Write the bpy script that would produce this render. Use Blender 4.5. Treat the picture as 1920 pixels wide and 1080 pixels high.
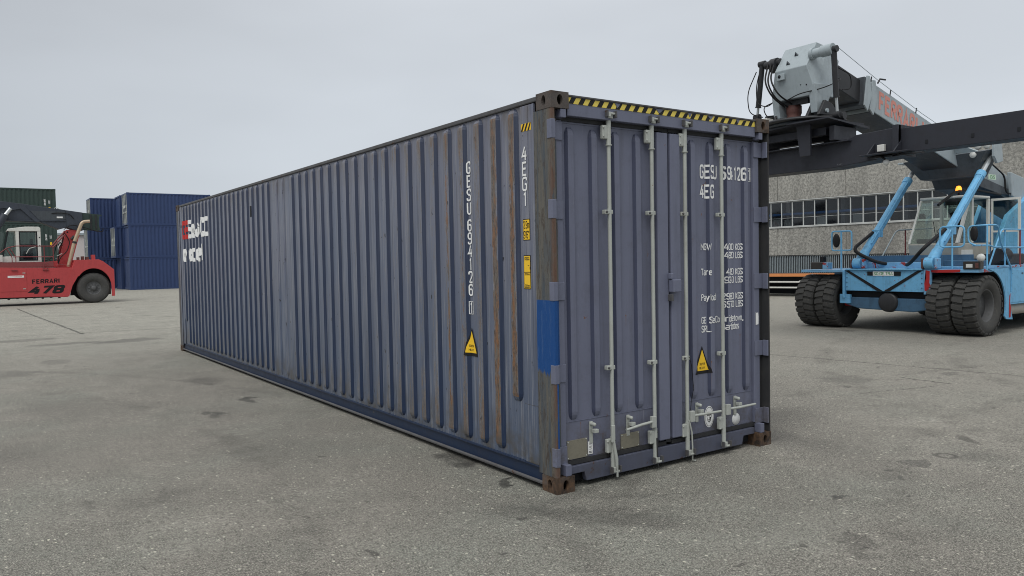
import bpy, bmesh, math, random
from mathutils import Vector, Matrix
random.seed(7)
for o in list(bpy.data.objects): bpy.data.objects.remove(o)
SC = bpy.context.scene
C = SC.collection
PI = math.pi
R = math.radians

# ------------------------------------------------------------ camera
yaw, pitch, roll = 0.6088155, -0.0373793, -0.0190087
cy, sy, cp, sp, cr, sr = math.cos(yaw), math.sin(yaw), math.cos(pitch), math.sin(pitch), math.cos(roll), math.sin(roll)
F = Vector((sy*cp, cy*cp, sp)); RT = Vector((cy, -sy, 0)); UP = RT.cross(F)
R2 = RT*cr + UP*sr; U2 = -RT*sr + UP*cr
cam = bpy.data.objects.new('camera', bpy.data.cameras.new('camera')); C.objects.link(cam)
cam.matrix_world = Matrix(((R2.x, U2.x, -F.x, -3.41064), (R2.y, U2.y, -F.y, -4.36677), (R2.z, U2.z, -F.z, 1.70804), (0, 0, 0, 1)))
cam.data.sensor_width = 36; cam.data.lens = 36*1455.185/1920
cam.data.clip_start = .05; cam.data.clip_end = 3000
SC.camera = cam

# ------------------------------------------------------------ world: overcast sky
W = bpy.data.worlds.new('World'); SC.world = W; W.use_nodes = True
nt = W.node_tree; nt.nodes.clear()
def wn(t, **k):
    n = nt.nodes.new(t)
    for a, b in k.items(): setattr(n, a, b)
    return n
out = wn('ShaderNodeOutputWorld'); bg = wn('ShaderNodeBackground')
sky = wn('ShaderNodeTexSky', sky_type='NISHITA', sun_disc=False, sun_elevation=R(58), sun_rotation=R(-70))
skm = wn('ShaderNodeVectorMath', operation='SCALE'); skm.inputs['Scale'].default_value = .055
tc = wn('ShaderNodeTexCoord'); sep = wn('ShaderNodeSeparateXYZ')
el = wn('ShaderNodeValToRGB')
e = el.color_ramp.elements
e[0].position = 0.0; e[0].color = (.605, .655, .705, 1)
e[1].position = 1.0; e[1].color = (1.15, 1.15, 1.15, 1)
a = e.new(.08); a.color = (.585, .632, .685, 1)
a = e.new(.30); a.color = (.58, .615, .66, 1)
a = e.new(.50); a.color = (.68, .70, .73, 1)
az = wn('ShaderNodeVectorMath', operation='DOT_PRODUCT'); az.inputs[1].default_value = (.93, .2, .12)
azr = wn('ShaderNodeMapRange'); azr.inputs[1].default_value = .25; azr.inputs[2].default_value = 1; azr.inputs[3].default_value = .90; azr.inputs[4].default_value = 1.30
noi = wn('ShaderNodeTexNoise'); noi.inputs['Scale'].default_value = 1.3; noi.inputs['Detail'].default_value = 4
nmap = wn('ShaderNodeMapping'); nmap.inputs['Scale'].default_value = (1, 1, 3)
nr = wn('ShaderNodeMapRange'); nr.inputs[1].default_value = .3; nr.inputs[2].default_value = .7; nr.inputs[3].default_value = .86; nr.inputs[4].default_value = 1.07
mm = wn('ShaderNodeMath', operation='MULTIPLY'); sc = wn('ShaderNodeVectorMath', operation='SCALE')
mx = wn('ShaderNodeMix', data_type='RGBA'); mx.inputs[0].default_value = .93
L = nt.links.new
L(tc.outputs['Generated'], sep.inputs[0]); L(sep.outputs['Z'], el.inputs[0])
L(tc.outputs['Generated'], az.inputs[0]); L(az.outputs['Value'], azr.inputs[0])
L(tc.outputs['Generated'], nmap.inputs[0]); L(nmap.outputs[0], noi.inputs[0]); L(noi.outputs[0], nr.inputs[0])
L(azr.outputs[0], mm.inputs[0]); L(nr.outputs[0], mm.inputs[1])
L(el.outputs[0], sc.inputs[0]); L(mm.outputs[0], sc.inputs['Scale'])
L(sky.outputs[0], skm.inputs[0]); L(skm.outputs[0], mx.inputs[6]); L(sc.outputs[0], mx.inputs[7])
L(mx.outputs[2], bg.inputs[0]); bg.inputs[1].default_value = .80; L(bg.outputs[0], out.inputs[0])
sun = bpy.data.objects.new('sun', bpy.data.lights.new('sun', 'SUN')); C.objects.link(sun)
sun.data.energy = 1.4; sun.data.angle = R(38); sun.data.color = (1, .985, .95)
sun.rotation_euler = Vector((-.50, -.30, .82)).to_track_quat('Z', 'Y').to_euler()
SC.view_settings.view_transform = 'Standard'; SC.view_settings.look = 'None'
SC.view_settings.exposure = 0.33; SC.view_settings.gamma = 1; SC.view_settings.use_curve_mapping = False

# ------------------------------------------------------------ materials
def s2l(c):
    c = c/255
    return c/12.92 if c <= .04045 else ((c+.055)/1.055)**2.4
def rgb(r, g, b, k=1.0): return (s2l(r)*k, s2l(g)*k, s2l(b)*k, 1)
class NT:
    def __init__(s, name):
        s.m = bpy.data.materials.new(name); s.m.use_nodes = True; s.t = s.m.node_tree
        s.b = s.t.nodes['Principled BSDF']; s.tc = s.t.nodes.new('ShaderNodeTexCoord')
        s.co = s.tc.outputs['Object']
    def link(s, a, b): s.t.links.new(a, b)
    def n(s, t, **k):
        n = s.t.nodes.new(t)
        for a, b in k.items(): setattr(n, a, b)
        return n
    def map(s, scale, src=None, loc=(0, 0, 0)):
        m = s.n('ShaderNodeMapping'); m.inputs['Scale'].default_value = scale; m.inputs['Location'].default_value = loc
        s.link(src or s.co, m.inputs[0]); return m.outputs[0]
    def noise(s, scale, detail=5, rough=.6, vec=None, dist=0):
        n = s.n('ShaderNodeTexNoise'); n.inputs['Scale'].default_value = scale; n.inputs['Detail'].default_value = detail
        n.inputs['Roughness'].default_value = rough; n.inputs['Distortion'].default_value = dist
        s.link(vec or s.co, n.inputs['Vector']); return n.outputs['Fac']
    def rng(s, src, a, b, c=0., d=1., smooth=False):
        n = s.n('ShaderNodeMapRange'); n.clamp = True
        if smooth: n.interpolation_type = 'SMOOTHSTEP'
        for i, v in enumerate((a, b, c, d)): n.inputs[i+1].default_value = v
        s.link(src, n.inputs[0]); return n.outputs[0]
    def math(s, op, a, b=None, clamp=False):
        n = s.n('ShaderNodeMath', operation=op); n.use_clamp = clamp
        for i, v in enumerate((a, b)):
            if v is None: continue
            if isinstance(v, (int, float)): n.inputs[i].default_value = v
            else: s.link(v, n.inputs[i])
        return n.outputs[0]
    def mix(s, f, a, b, mode='MIX'):
        n = s.n('ShaderNodeMix', data_type='RGBA', blend_type=mode)
        for i, v in ((0, f), (6, a), (7, b)):
            if isinstance(v, (int, float)): n.inputs[i].default_value = v
            elif isinstance(v, tuple): n.inputs[i].default_value = v
            else: s.link(v, n.inputs[i])
        return n.outputs[2]
    def xyz(s):
        n = s.n('ShaderNodeSeparateXYZ'); s.link(s.co, n.inputs[0]); return n.outputs
    def bump(s, h, strength=.3, dist=.01):
        n = s.n('ShaderNodeBump'); n.inputs['Strength'].default_value = strength; n.inputs['Distance'].default_value = dist
        s.link(h, n.inputs['Height']); s.link(n.outputs[0], s.b.inputs['Normal'])
    def done(s, col, rough=.5, metal=0., spec=.5):
        for k, v in (('Base Color', col), ('Roughness', rough), ('Metallic', metal), ('Specular IOR Level', spec)):
            if isinstance(v, (int, float, tuple)): s.b.inputs[k].default_value = v
            else: s.link(v, s.b.inputs[k])
        return s.m

def paint(name, col, rough=.5, grime=.35, gcol=(.07, .065, .06, 1), streak=.35, chip=0., ccol=None, cscale=5., metal=0., scale=1., spec=.4):
    s = NT(name)
    c = s.mix(s.rng(s.noise(1.3*scale, 4), .35, .7, 0, .35), col, tuple(v*.78 for v in col[:3])+(1,))
    st = s.noise(1.0, 6, .65, s.map((14*scale, 14*scale, .9*scale)))
    c = s.mix(s.rng(st, .52, .8, 0, streak), c, gcol)
    g = s.noise(6*scale, 8, .75)
    c = s.mix(s.rng(g, .5, .75, 0, grime), c, gcol)
    if chip:
        k = s.noise(cscale*scale, 7, .7, None, .6)
        c = s.mix(s.rng(k, .72-chip, .735-chip), c, ccol or rgb(105, 70, 50))
    s.bump(s.noise(9*scale, 5), .12, .01)
    return s.done(c, s.rng(g, .3, .7, rough-.08, rough+.15), metal, spec)

M = {}
RUST = rgb(112, 78, 58); RUSTD = rgb(74, 52, 42)
CB = rgb(108, 112, 131)
M['cont'] = paint('container_paint', CB, .42, .25, rgb(70, 72, 82), .35, .035, RUST, 7, spec=.35)
def side_mat():
    s = NT('side_wall_paint'); X, Yc, Z = s.xyz()
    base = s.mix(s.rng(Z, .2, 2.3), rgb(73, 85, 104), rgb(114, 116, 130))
    base = s.mix(s.rng(s.noise(.8, 4), .35, .65, 0, .6), base, rgb(90, 102, 124))
    st = s.noise(1.0, 7, .7, s.map((40, 40, 1.1)))
    base = s.mix(s.rng(st, .50, .66, 0, .65), base, rgb(146, 147, 152))
    st2 = s.noise(1.0, 7, .7, s.map((30, 30, .7), None, (3, 7, 1)))
    base = s.mix(s.rng(st2, .52, .68, 0, .65), base, rgb(58, 62, 76))
    # wear on the outermost faces of the ribs
    outer = s.rng(X, .0105, .0098)
    wn_ = s.noise(1.0, 9, .85, s.map((44, 44, 5.5), None, (1, 2, 5)), .6)
    near = s.rng(Yc, .6, 3.4, .12, 0.0)
    low = s.rng(Z, .25, .8, .10, 0.0)
    hi = s.rng(Z, 2.45, 2.75, 0.0, .08)
    thr = s.math('ADD', s.math('ADD', s.math('ADD', wn_, near), low), hi)
    grey = s.math('MULTIPLY', outer, s.rng(thr, .585, .625, 0, .75))
    base = s.mix(grey, base, s.mix(s.rng(s.noise(60, 4), .4, .6), rgb(98, 94, 92), rgb(122, 114, 106)))
    ru = s.math('MULTIPLY', outer, s.rng(thr, .68, .70))
    base = s.mix(ru, base, rgb(112, 88, 68))
    # the two ribs by the door end are scraped all along
    wob_ = s.rng(s.noise(1.0, 8, .8, s.map((30, 30, 7), None, (2, 2, 2))), .3, .7, -.03, .03)
    ed = None
    for cy_, w_ in ((.514, .024), (.762, .030), (1.506, .008), (1.258, .002)):
        m_ = s.rng(s.math('ADD', s.math('ABSOLUTE', s.math('SUBTRACT', Yc, cy_)), wob_), w_+.004, w_)
        ed = m_ if ed is None else s.math('MAXIMUM', ed, m_)
    ed = s.math('MULTIPLY', ed, outer)
    pit = s.noise(1, 9, .85, s.map((60, 60, 14)))
    rc = s.mix(s.rng(pit, .44, .50), rgb(66, 58, 54), s.mix(s.rng(s.noise(1, 6, .7, s.map((20, 20, 3))), .46, .54), rgb(106, 98, 90), rgb(128, 90, 58)))
    base = s.mix(s.math('MULTIPLY', ed, .95), base, rc)
    base = s.mix(s.rng(s.noise(1.0, 3, .5, s.map((25, 25, 12))), .70, .72), base, rgb(40, 40, 46))
    hs = s.math('MULTIPLY', s.rng(s.noise(1.0, 5, .6, s.map((2, 2.2, 90))), .70, .73), s.rng(s.noise(1.4, 3), .5, .6))
    base = s.mix(s.math('MULTIPLY', hs, .7), base, rgb(156, 156, 158))
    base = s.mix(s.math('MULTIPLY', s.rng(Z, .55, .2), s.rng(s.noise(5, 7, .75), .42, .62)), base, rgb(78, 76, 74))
    base = s.mix(s.math('MULTIPLY', s.rng(Z, 2.5, 2.8), s.rng(s.noise(1, 7, .75, s.map((12, 12, 4))), .42, .62, 0, .7)), base, rgb(98, 92, 90))
    s.bump(s.noise(1.0, 6, .7, s.map((20, 20, 3))), .12, .01)
    return s.done(base, s.rng(st, .4, .7, .34, .5), 0, .45)
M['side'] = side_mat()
s = NT('shaded_deep_blue_paint'); X, Yc, Z = s.xyz()  # deeper blue, with the shade of the rib slopes painted in
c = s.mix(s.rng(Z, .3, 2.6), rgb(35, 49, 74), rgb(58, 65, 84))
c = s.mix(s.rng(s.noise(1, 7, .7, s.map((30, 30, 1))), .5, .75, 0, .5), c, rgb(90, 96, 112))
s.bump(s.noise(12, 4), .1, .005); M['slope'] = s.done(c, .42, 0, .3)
M['railblue'] = paint('bottom_rail_navy', rgb(29, 45, 70), .45, .5, rgb(50, 50, 55), .3, .07, rgb(84, 80, 78), 9)
M['darkrail'] = paint('worn_dark_rail', rgb(82, 82, 84), .5, .6, rgb(60, 52, 46), .3, .1, RUSTD, 9)
def post_mat():
    s = NT('worn_corner_post'); X, Yc, Z = s.xyz()
    v = s.noise(1.0, 9, .8, s.map((30, 30, 5.5)), .7); w = s.noise(1.0, 6, .7, s.map((16, 16, 1.2), None, (4, 4, 4)))
    c = s.mix(s.rng(w, .42, .56), rgb(74, 80, 86), rgb(98, 95, 88))
    c = s.mix(s.rng(v, .53, .58, 0, .85), c, rgb(70, 62, 56))
    c = s.mix(s.rng(v, .40, .33, 0, .6), c, rgb(122, 118, 108))
    edge = s.math('MULTIPLY', s.rng(Yc, .05, .005), s.rng(s.noise(1, 6, .7, s.map((9, 9, 3))), .38, .5))
    c = s.mix(s.math('MULTIPLY', edge, .8), c, rgb(98, 72, 58))
    zz = s.math('ADD', Z, s.rng(s.noise(1, 5, .7, s.map((10, 30, 2))), .3, .7, -.035, .035))
    patch = s.math('MULTIPLY', s.math('MULTIPLY', s.rng(zz, .865, .885), s.rng(Z, 1.408, 1.402)), s.rng(X, .1, .09))
    low = s.math('MULTIPLY', s.math('MULTIPLY', s.rng(Yc, .004, .002), s.rng(Z, .27, .275)), s.rng(Z, .90, .89))
    low = s.math('MULTIPLY', low, s.math('MULTIPLY', s.rng(X, .012, .016), s.rng(X, .2, .1)))
    pb = s.mix(s.rng(s.noise(1, 8, .75, s.map((30, 30, 4))), .54, .66, 0, .35), rgb(12, 68, 128), rgb(96, 118, 146))
    c = s.mix(s.math('MAXIMUM', patch, low), c, pb)
    s.bump(v, .35, .012); return s.done(c, .55, 0, .35)
M['post'] = post_mat()
s = NT('rusty_casting'); v = s.noise(9, 9, .75, None, .4); w = s.noise(3, 5)
c = s.mix(s.rng(v, .4, .6), rgb(48, 42, 38), rgb(100, 78, 60)); c = s.mix(s.rng(w, .47, .58, 0, .8), c, rgb(86, 82, 80))
s.bump(v, .6, .012); M['cast'] = s.done(c, .7, 0, .3)
M['galv'] = paint('galvanised_steel', rgb(178, 182, 176), .45, .35, rgb(110, 104, 96), .4, .03, rgb(120, 98, 80), 8, metal=.15)
M['rubber'] = paint('door_gasket_rubber', rgb(44, 45, 47), .7, .3, rgb(80, 78, 74), .2)
def door_mat():
    m = paint('weathered_door_paint', CB, .42, .3, rgb(74, 74, 80), .4, .035, RUST, 7, spec=.35)
    s = NT.__new__(NT); s.m = m; s.t = m.node_tree; s.b = s.t.nodes['Principled BSDF']; s.co = [n for n in s.t.nodes if n.type == 'TEX_COORD'][0].outputs['Object']
    base = s.b.inputs['Base Color'].links[0].from_socket; X, Yc, Z = s.xyz()
    nz = s.noise(30, 5, .7); k = None
    for x, z, q, ln in ((.775, 1.25, .012, .10), (1.56, 1.36, .010, .2), (1.735, .80, .016, .32), (1.93, .87, .010, .08), (1.935, .76, .014, .12), (2.14, 1.0, .010, .35), (.93, .95, .007, .1), (1.6, .9, .008, .2), (.30, .47, .01, .25), (.52, .36, .01, .2), (1.1, 2.1, .008, .1)):
        dx = s.math('ABSOLUTE', s.math('SUBTRACT', X, x)); dz = s.math('SUBTRACT', Z, z)
        spot = s.rng(s.math('ADD', s.math('ADD', dx, s.math('ABSOLUTE', dz)), s.rng(nz, .3, .7, -.006, .008)), q, q*.5)
        run = s.math('MULTIPLY', s.math('MULTIPLY', s.rng(dx, q*.7, 0), s.rng(dz, -ln, -.005)), s.rng(dz, .004, 0))
        a = s.math('MAXIMUM', spot, s.math('MULTIPLY', run, .45)); k = a if k is None else s.math('MAXIMUM', k, a)
    c = s.mix(s.math('MULTIPLY', k, .85), base, rgb(116, 84, 66))
    low = s.math('MULTIPLY', s.rng(Z, .52, .2), s.rng(s.noise(6, 7, .75), .4, .62)); c = s.mix(low, c, rgb(84, 80, 78))
    c = s.mix(s.math('MULTIPLY', s.rng(s.noise(1, 5, .6, s.map((90, 3, 2.5))), .69, .72), .6), c, rgb(150, 150, 158))
    s.link(c, s.b.inputs['Base Color']); return m
M['doorpaint'] = door_mat(); M['doorslope'] = paint('shaded_door_fold_paint', rgb(66, 71, 92), .42, .3, rgb(56, 58, 66), .4, spec=.3)  # door rib slopes: darker door paint, fold shading put into the colour
M['sill'] = paint('scuffed_sill_paint', rgb(80, 84, 100), .5, .7, rgb(66, 62, 60), .4, .08, RUSTD, 9)
def flat(name, col, rough=.55, dirt=.2):
    s = NT(name); g = s.noise(14, 6, .7)
    return s.done(s.mix(s.rng(g, .45, .7, 0, dirt), col, tuple(v*.55 for v in col[:3])+(1,)), rough, 0, .3)
M['white'] = flat('white_lettering_paint', rgb(232, 233, 232), .6, .12)
M['redtxt'] = flat('red_lettering_paint', rgb(188, 50, 48), .6, .25)
M['yellow'] = flat('yellow_sticker', rgb(240, 196, 50), .5, .12)
M['tapeyellow'] = flat('pale_yellow_tape', rgb(228, 206, 96), .5, .35)
M['black'] = flat('black_print', rgb(26, 26, 28), .6, .2)
M['plate'] = paint('dull_data_plate', rgb(128, 124, 110), .5, .5, rgb(84, 80, 70), .1, scale=4)
M['blue'] = paint('light_blue_machine_paint', rgb(112, 178, 220), .42, .5, rgb(64, 78, 90), .5, .06, rgb(140, 58, 56), 3.5)
M['bluechip'] = paint('chipped_blue_machine_paint', rgb(120, 172, 210), .45, .3, rgb(70, 80, 92), .35, .135, rgb(150, 52, 50), 3.2)
M['bluered'] = flat('red_primer_patch', rgb(168, 42, 44), .5, .25)
M['darkblue'] = paint('shaded_navy_frame_paint', rgb(70, 104, 132), .5, .5, rgb(40, 44, 50), .3)
M['boomgrey'] = paint('pale_grey_boom_paint', rgb(164, 175, 180), .45, .25, rgb(90, 94, 94), .25, .015, rgb(110, 90, 76), 3)
M['boomdark'] = paint('grimy_grey_boom_paint', rgb(74, 80, 86), .5, .5, rgb(30, 30, 32), .4)
M['greasy'] = paint('greasy_black_steel', rgb(46, 47, 50), .45, .4, rgb(70, 70, 70), .3, .03, rgb(120, 124, 124), 3)
M['spread'] = paint('black_spreader_paint', rgb(46, 48, 56), .5, .35, rgb(36, 34, 34), .3, .04, rgb(92, 94, 98), 2.5)
M['hose'] = flat('black_rubber_hose', rgb(28, 28, 30), .6)
M['tyre'] = paint('dusty_tyre_rubber', rgb(74, 74, 73), .85, .6, rgb(108, 105, 98), .0, spec=.2, scale=3)
M['rim'] = paint('dull_grey_rim', rgb(92, 93, 94), .6, .4, rgb(50, 48, 46), .2, scale=3)
M['chrome'] = flat('bright_piston_steel', rgb(205, 210, 212), .25, .15); M['chrome'].node_tree.nodes['Principled BSDF'].inputs['Metallic'].default_value = .6
M['motor'] = paint('rusty_brown_motor', rgb(96, 62, 56), .6, .5, rgb(40, 34, 32), .3, scale=3)
M['cabwhite'] = paint('off_white_cab_paint', rgb(214, 214, 208), .45, .2, rgb(140, 136, 126), .25)
M['cabgrey'] = paint('warm_grey_cab_paint', rgb(168, 164, 154), .5, .25, rgb(110, 104, 96), .2)
M['silver'] = paint('silver_tank_paint', rgb(176, 172, 164), .4, .3, rgb(110, 104, 96), .2)
M['red'] = paint('faded_red_machine_paint', rgb(184, 70, 72), .48, .25, rgb(110, 50, 50), .25, .01, rgb(70, 50, 48), 3)
M['reddark'] = paint('dark_red_rail_paint', rgb(132, 64, 66), .5, .3, rgb(80, 50, 48), .2)
M['reddk'] = paint('black_blue_boom_paint', rgb(62, 68, 78), .45, .4, rgb(36, 38, 42), .35, .02, rgb(104, 110, 116), 1.5)
M['exhaust'] = paint('heat_stained_pipe', rgb(190, 170, 146), .4, .4, rgb(120, 96, 74), .3, metal=.3)
M['seat'] = flat('dark_seat_fabric', rgb(40, 44, 46), .8)
M['lamp'] = flat('work_light_lens', rgb(206, 208, 206), .2, .1)
M['lampdark'] = flat('dark_headlamp_lens', rgb(58, 56, 54), .25, .3)
M['bluecont'] = paint('navy_container_paint', rgb(50, 68, 108), .5, .25, rgb(38, 48, 76), .2, .01, rgb(90, 76, 76), 3, scale=.5)
M['greencont'] = paint('dark_green_container_paint', rgb(52, 68, 64), .5, .25, rgb(38, 48, 46), .2, .01, rgb(90, 76, 66), 3, scale=.5)
M['orange'] = paint('orange_trailer_paint', rgb(212, 138, 84), .5, .25, rgb(120, 80, 60), .2)
M['dark'] = flat('dark_undercarriage', rgb(34, 36, 40), .8)
M['palewall'] = flat('pale_warehouse_render', rgb(214, 206, 204), .8)
M['frame'] = flat('aluminium_window_frame', rgb(196, 198, 196), .5)
M['greensticker'] = flat('pale_green_sticker', rgb(206, 226, 206), .5)
M['faded_red'] = flat('faded_salmon_lettering', rgb(214, 146, 134), .6, .3)
M['green_txt'] = flat('green_plate_print', rgb(60, 140, 80), .6, .1)
M['bluepipe'] = flat('blue_overhead_pipe', rgb(70, 120, 180), .5)
M['blind'] = flat('pale_blind', rgb(150, 148, 142), .8)
M['hall'] = flat('dim_hall_interior', rgb(70, 74, 78), .9)
def glass(name, tint, f):
    m = bpy.data.materials.new(name); m.use_nodes = True; t = m.node_tree; t.nodes.clear()
    o = t.nodes.new('ShaderNodeOutputMaterial'); g = t.nodes.new('ShaderNodeBsdfGlossy'); tr = t.nodes.new('ShaderNodeBsdfTransparent')
    g.inputs['Roughness'].default_value = .05; tr.inputs[0].default_value = tint; x = t.nodes.new('ShaderNodeMixShader')
    fr = t.nodes.new('ShaderNodeLayerWeight'); fr.inputs[0].default_value = .5
    pw_ = t.nodes.new('ShaderNodeMath'); pw_.operation = 'POWER'; pw_.inputs[1].default_value = 3
    a = t.nodes.new('ShaderNodeMath'); a.operation = 'MULTIPLY_ADD'; a.inputs[1].default_value = .6; a.inputs[2].default_value = f
    t.links.new(fr.outputs['Facing'], pw_.inputs[0]); t.links.new(pw_.outputs[0], a.inputs[0]); t.links.new(a.outputs[0], x.inputs[0])
    t.links.new(tr.outputs[0], x.inputs[1]); t.links.new(g.outputs[0], x.inputs[2]); t.links.new(x.outputs[0], o.inputs[0]); return m
M['glass'] = glass('cab_glass', (.84, .90, .87, 1), .05)
M['hallglass'] = glass('dusty_hall_glass', (.66, .70, .73, 1), .05)
s = NT('amber_beacon'); s.b.inputs['Emission Color'].default_value = (1, .32, .03, 1); s.b.inputs['Emission Strength'].default_value = 1.6
M['beacon'] = s.done(rgb(240, 130, 30), .3)
def concrete():
    s = NT('exposed_aggregate_concrete')
    c = s.mix(s.rng(s.noise(9, 5, .8), .38, .62), rgb(126, 125, 121), rgb(190, 188, 180))
    c = s.mix(s.rng(s.noise(24, 4, .8), .55, .68), c, rgb(90, 88, 84))
    c = s.mix(s.rng(s.noise(1, 5, .6, s.map((1, .9, .22))), .42, .66, 0, .6), c, rgb(108, 107, 103))
    s.bump(s.noise(20, 4), .4, .03); return s.done(c, .9, 0, .2)
M['conc'] = concrete()

# ------------------------------------------------------------ mesh builder
class MB:
    def __init__(s): s.v = []; s.f = []; s.sm = []; s.mi = []; s.k = 0
    def add(s, vs, fs, smooth=False):
        b = len(s.v); s.v += [tuple(v) for v in vs]
        for f in fs: s.f.append([b+i for i in f]); s.sm.append(smooth); s.mi.append(s.k)
        return s
    def box(s, x0, x1, y0, y1, z0, z1):
        v = [(x, y, z) for x in (x0, x1) for y in (y0, y1) for z in (z0, z1)]
        return s.add(v, [(0, 1, 3, 2), (4, 6, 7, 5), (0, 4, 5, 1), (2, 3, 7, 6), (0, 2, 6, 4), (1, 5, 7, 3)])
    def prism(s, pts, ax, a, b):
        # pts in the two other axes (ax 'y': (x,z); 'x': (y,z); 'z': (x,y))
        def P(p, t): return {'y': (p[0], t, p[1]), 'x': (t, p[0], p[1]), 'z': (p[0], p[1], t)}[ax]
        n = len(pts); v = [P(p, a) for p in pts]+[P(p, b) for p in pts]
        return s.add(v, [list(range(n)), list(range(2*n-1, n-1, -1))]+[(i, (i+1) % n, n+(i+1) % n, n+i) for i in range(n)])
    def hull8(s, A, B):
        # two quads A, B (lists of four points) joined
        return s.add(A+B, [(0, 1, 2, 3), (7, 6, 5, 4), (0, 4, 5, 1), (1, 5, 6, 2), (2, 6, 7, 3), (3, 7, 4, 0)])
    def tube(s, path, r, n=10, cap=True):
        P = [Vector(p) for p in path]; rs = r if isinstance(r, (list, tuple)) else [r]*len(P)
        up = None; vs = []
        for i, p in enumerate(P):
            d = (P[min(i+1, len(P)-1)]-P[max(i-1, 0)]).normalized()
            if up is None: up = d.orthogonal().normalized()
            up = (up-d*up.dot(d)).normalized(); q = d.cross(up)
            for k in range(n):
                a = 2*PI*k/n; vs.append(p+(up*math.cos(a)+q*math.sin(a))*rs[i])
        fs = [(i*n+k, i*n+(k+1) % n, (i+1)*n+(k+1) % n, (i+1)*n+k) for i in range(len(P)-1) for k in range(n)]
        s.add(vs, fs, True)
        if cap:
            s.add(vs[:n], [list(range(n-1, -1, -1))]); s.add(vs[-n:], [list(range(n))])
        return s
    def lathe(s, prof, c, axis='y', n=32, smooth=True):
        # prof: list of (radius, offset along axis)
        vs = []
        for r, t in prof:
            for k in range(n):
                a = 2*PI*k/n; ca, sa = r*math.cos(a), r*math.sin(a)
                vs.append({'y': (c[0]+ca, c[1]+t, c[2]+sa), 'x': (c[0]+t, c[1]+ca, c[2]+sa), 'z': (c[0]+ca, c[1]+sa, c[2]+t)}[axis])
        return s.add(vs, [(i*n+k, i*n+(k+1) % n, (i+1)*n+(k+1) % n, (i+1)*n+k) for i in range(len(prof)-1) for k in range(n)], smooth)
    def build(s, name, mat, parent=None, bevel=0, off=None):
        me = bpy.data.meshes.new(name)
        o = off if off is not None else (wpos(parent) if parent else Vector((0, 0, 0)))
        me.from_pydata([(x-o[0], y-o[1], z-o[2]) for x, y, z in s.v], [], s.f)
        me.polygons.foreach_set('use_smooth', s.sm)
        me.polygons.foreach_set('material_index', s.mi)
        for m in (mat if isinstance(mat, (list, tuple)) else [mat]): me.materials.append(m)
        bm = bmesh.new(); bm.from_mesh(me); bmesh.ops.recalc_face_normals(bm, faces=bm.faces); bm.to_mesh(me); bm.free()
        ob = bpy.data.objects.new(name, me); C.objects.link(ob)
        if parent: ob.parent = parent
        if bevel:
            b = ob.modifiers.new('bevel', 'BEVEL'); b.width = bevel; b.segments = 2; b.limit_method = 'ANGLE'; b.angle_limit = R(40)
        return ob
def wpos(o):
    p = Vector(o.location)
    while o.parent: o = o.parent; p += o.location
    return p
def tag(o, label=None, cat=None, group=None, kind=None):
    for k, v in (('label', label), ('category', cat), ('group', group), ('kind', kind)):
        if v: o[k] = v
    return o
def root(name, loc, label, cat, group=None):
    o = bpy.data.objects.new(name, None); C.objects.link(o); o.location = loc; o.empty_display_size = .3
    return tag(o, label, cat, group)
def kids(o): return [c for c in bpy.data.objects if c.parent == o]
def copy_tree(o, parent=None, swap=None):
    c = o.copy(); C.objects.link(c); c.parent = parent
    for ch in kids(o): copy_tree(ch, c)
    return c
def struct(o): o['kind'] = 'structure'; return o
def bx(name, mat, parent, *b, bevel=0): return MB().box(*b).build(name, mat, parent, bevel)
def rnd(path, r=.06, k=5, closed=False):
    # round the corners of a polyline
    P = [Vector(p) for p in path]; out = []
    n = len(P)
    for i, p in enumerate(P):
        if not closed and i in (0, n-1): out.append(p); continue
        a = P[i-1]; b = P[(i+1) % n]; u = (a-p); v = (b-p); d = min(r, u.length*.45, v.length*.45)
        A = p+u.normalized()*d; B = p+v.normalized()*d
        for j in range(k+1):
            t = j/k; out.append(A*(1-t)**2+p*2*t*(1-t)+B*t*t)
    if closed: out.append(out[0])
    return out

# text as a mesh, laid on a surface
def text_geo(txt, size, wx=1., off=0., align='CENTER', shear=0., valign='CENTER', space=1.):
    cu = bpy.data.curves.new('t', 'FONT'); cu.body = txt; cu.size = size; cu.offset = off; cu.align_x = align; cu.align_y = valign
    cu.shear = shear; cu.space_character = space; cu.resolution_u = 4
    ob = bpy.data.objects.new('t', cu); C.objects.link(ob)
    bpy.context.view_layer.update(); me = ob.to_mesh()
    v = [(p.co.x*wx, p.co.y) for p in me.vertices]; f = [list(p.vertices) for p in me.polygons]
    ob.to_mesh_clear(); bpy.data.objects.remove(ob); bpy.data.curves.remove(cu)
    return v, f
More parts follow.
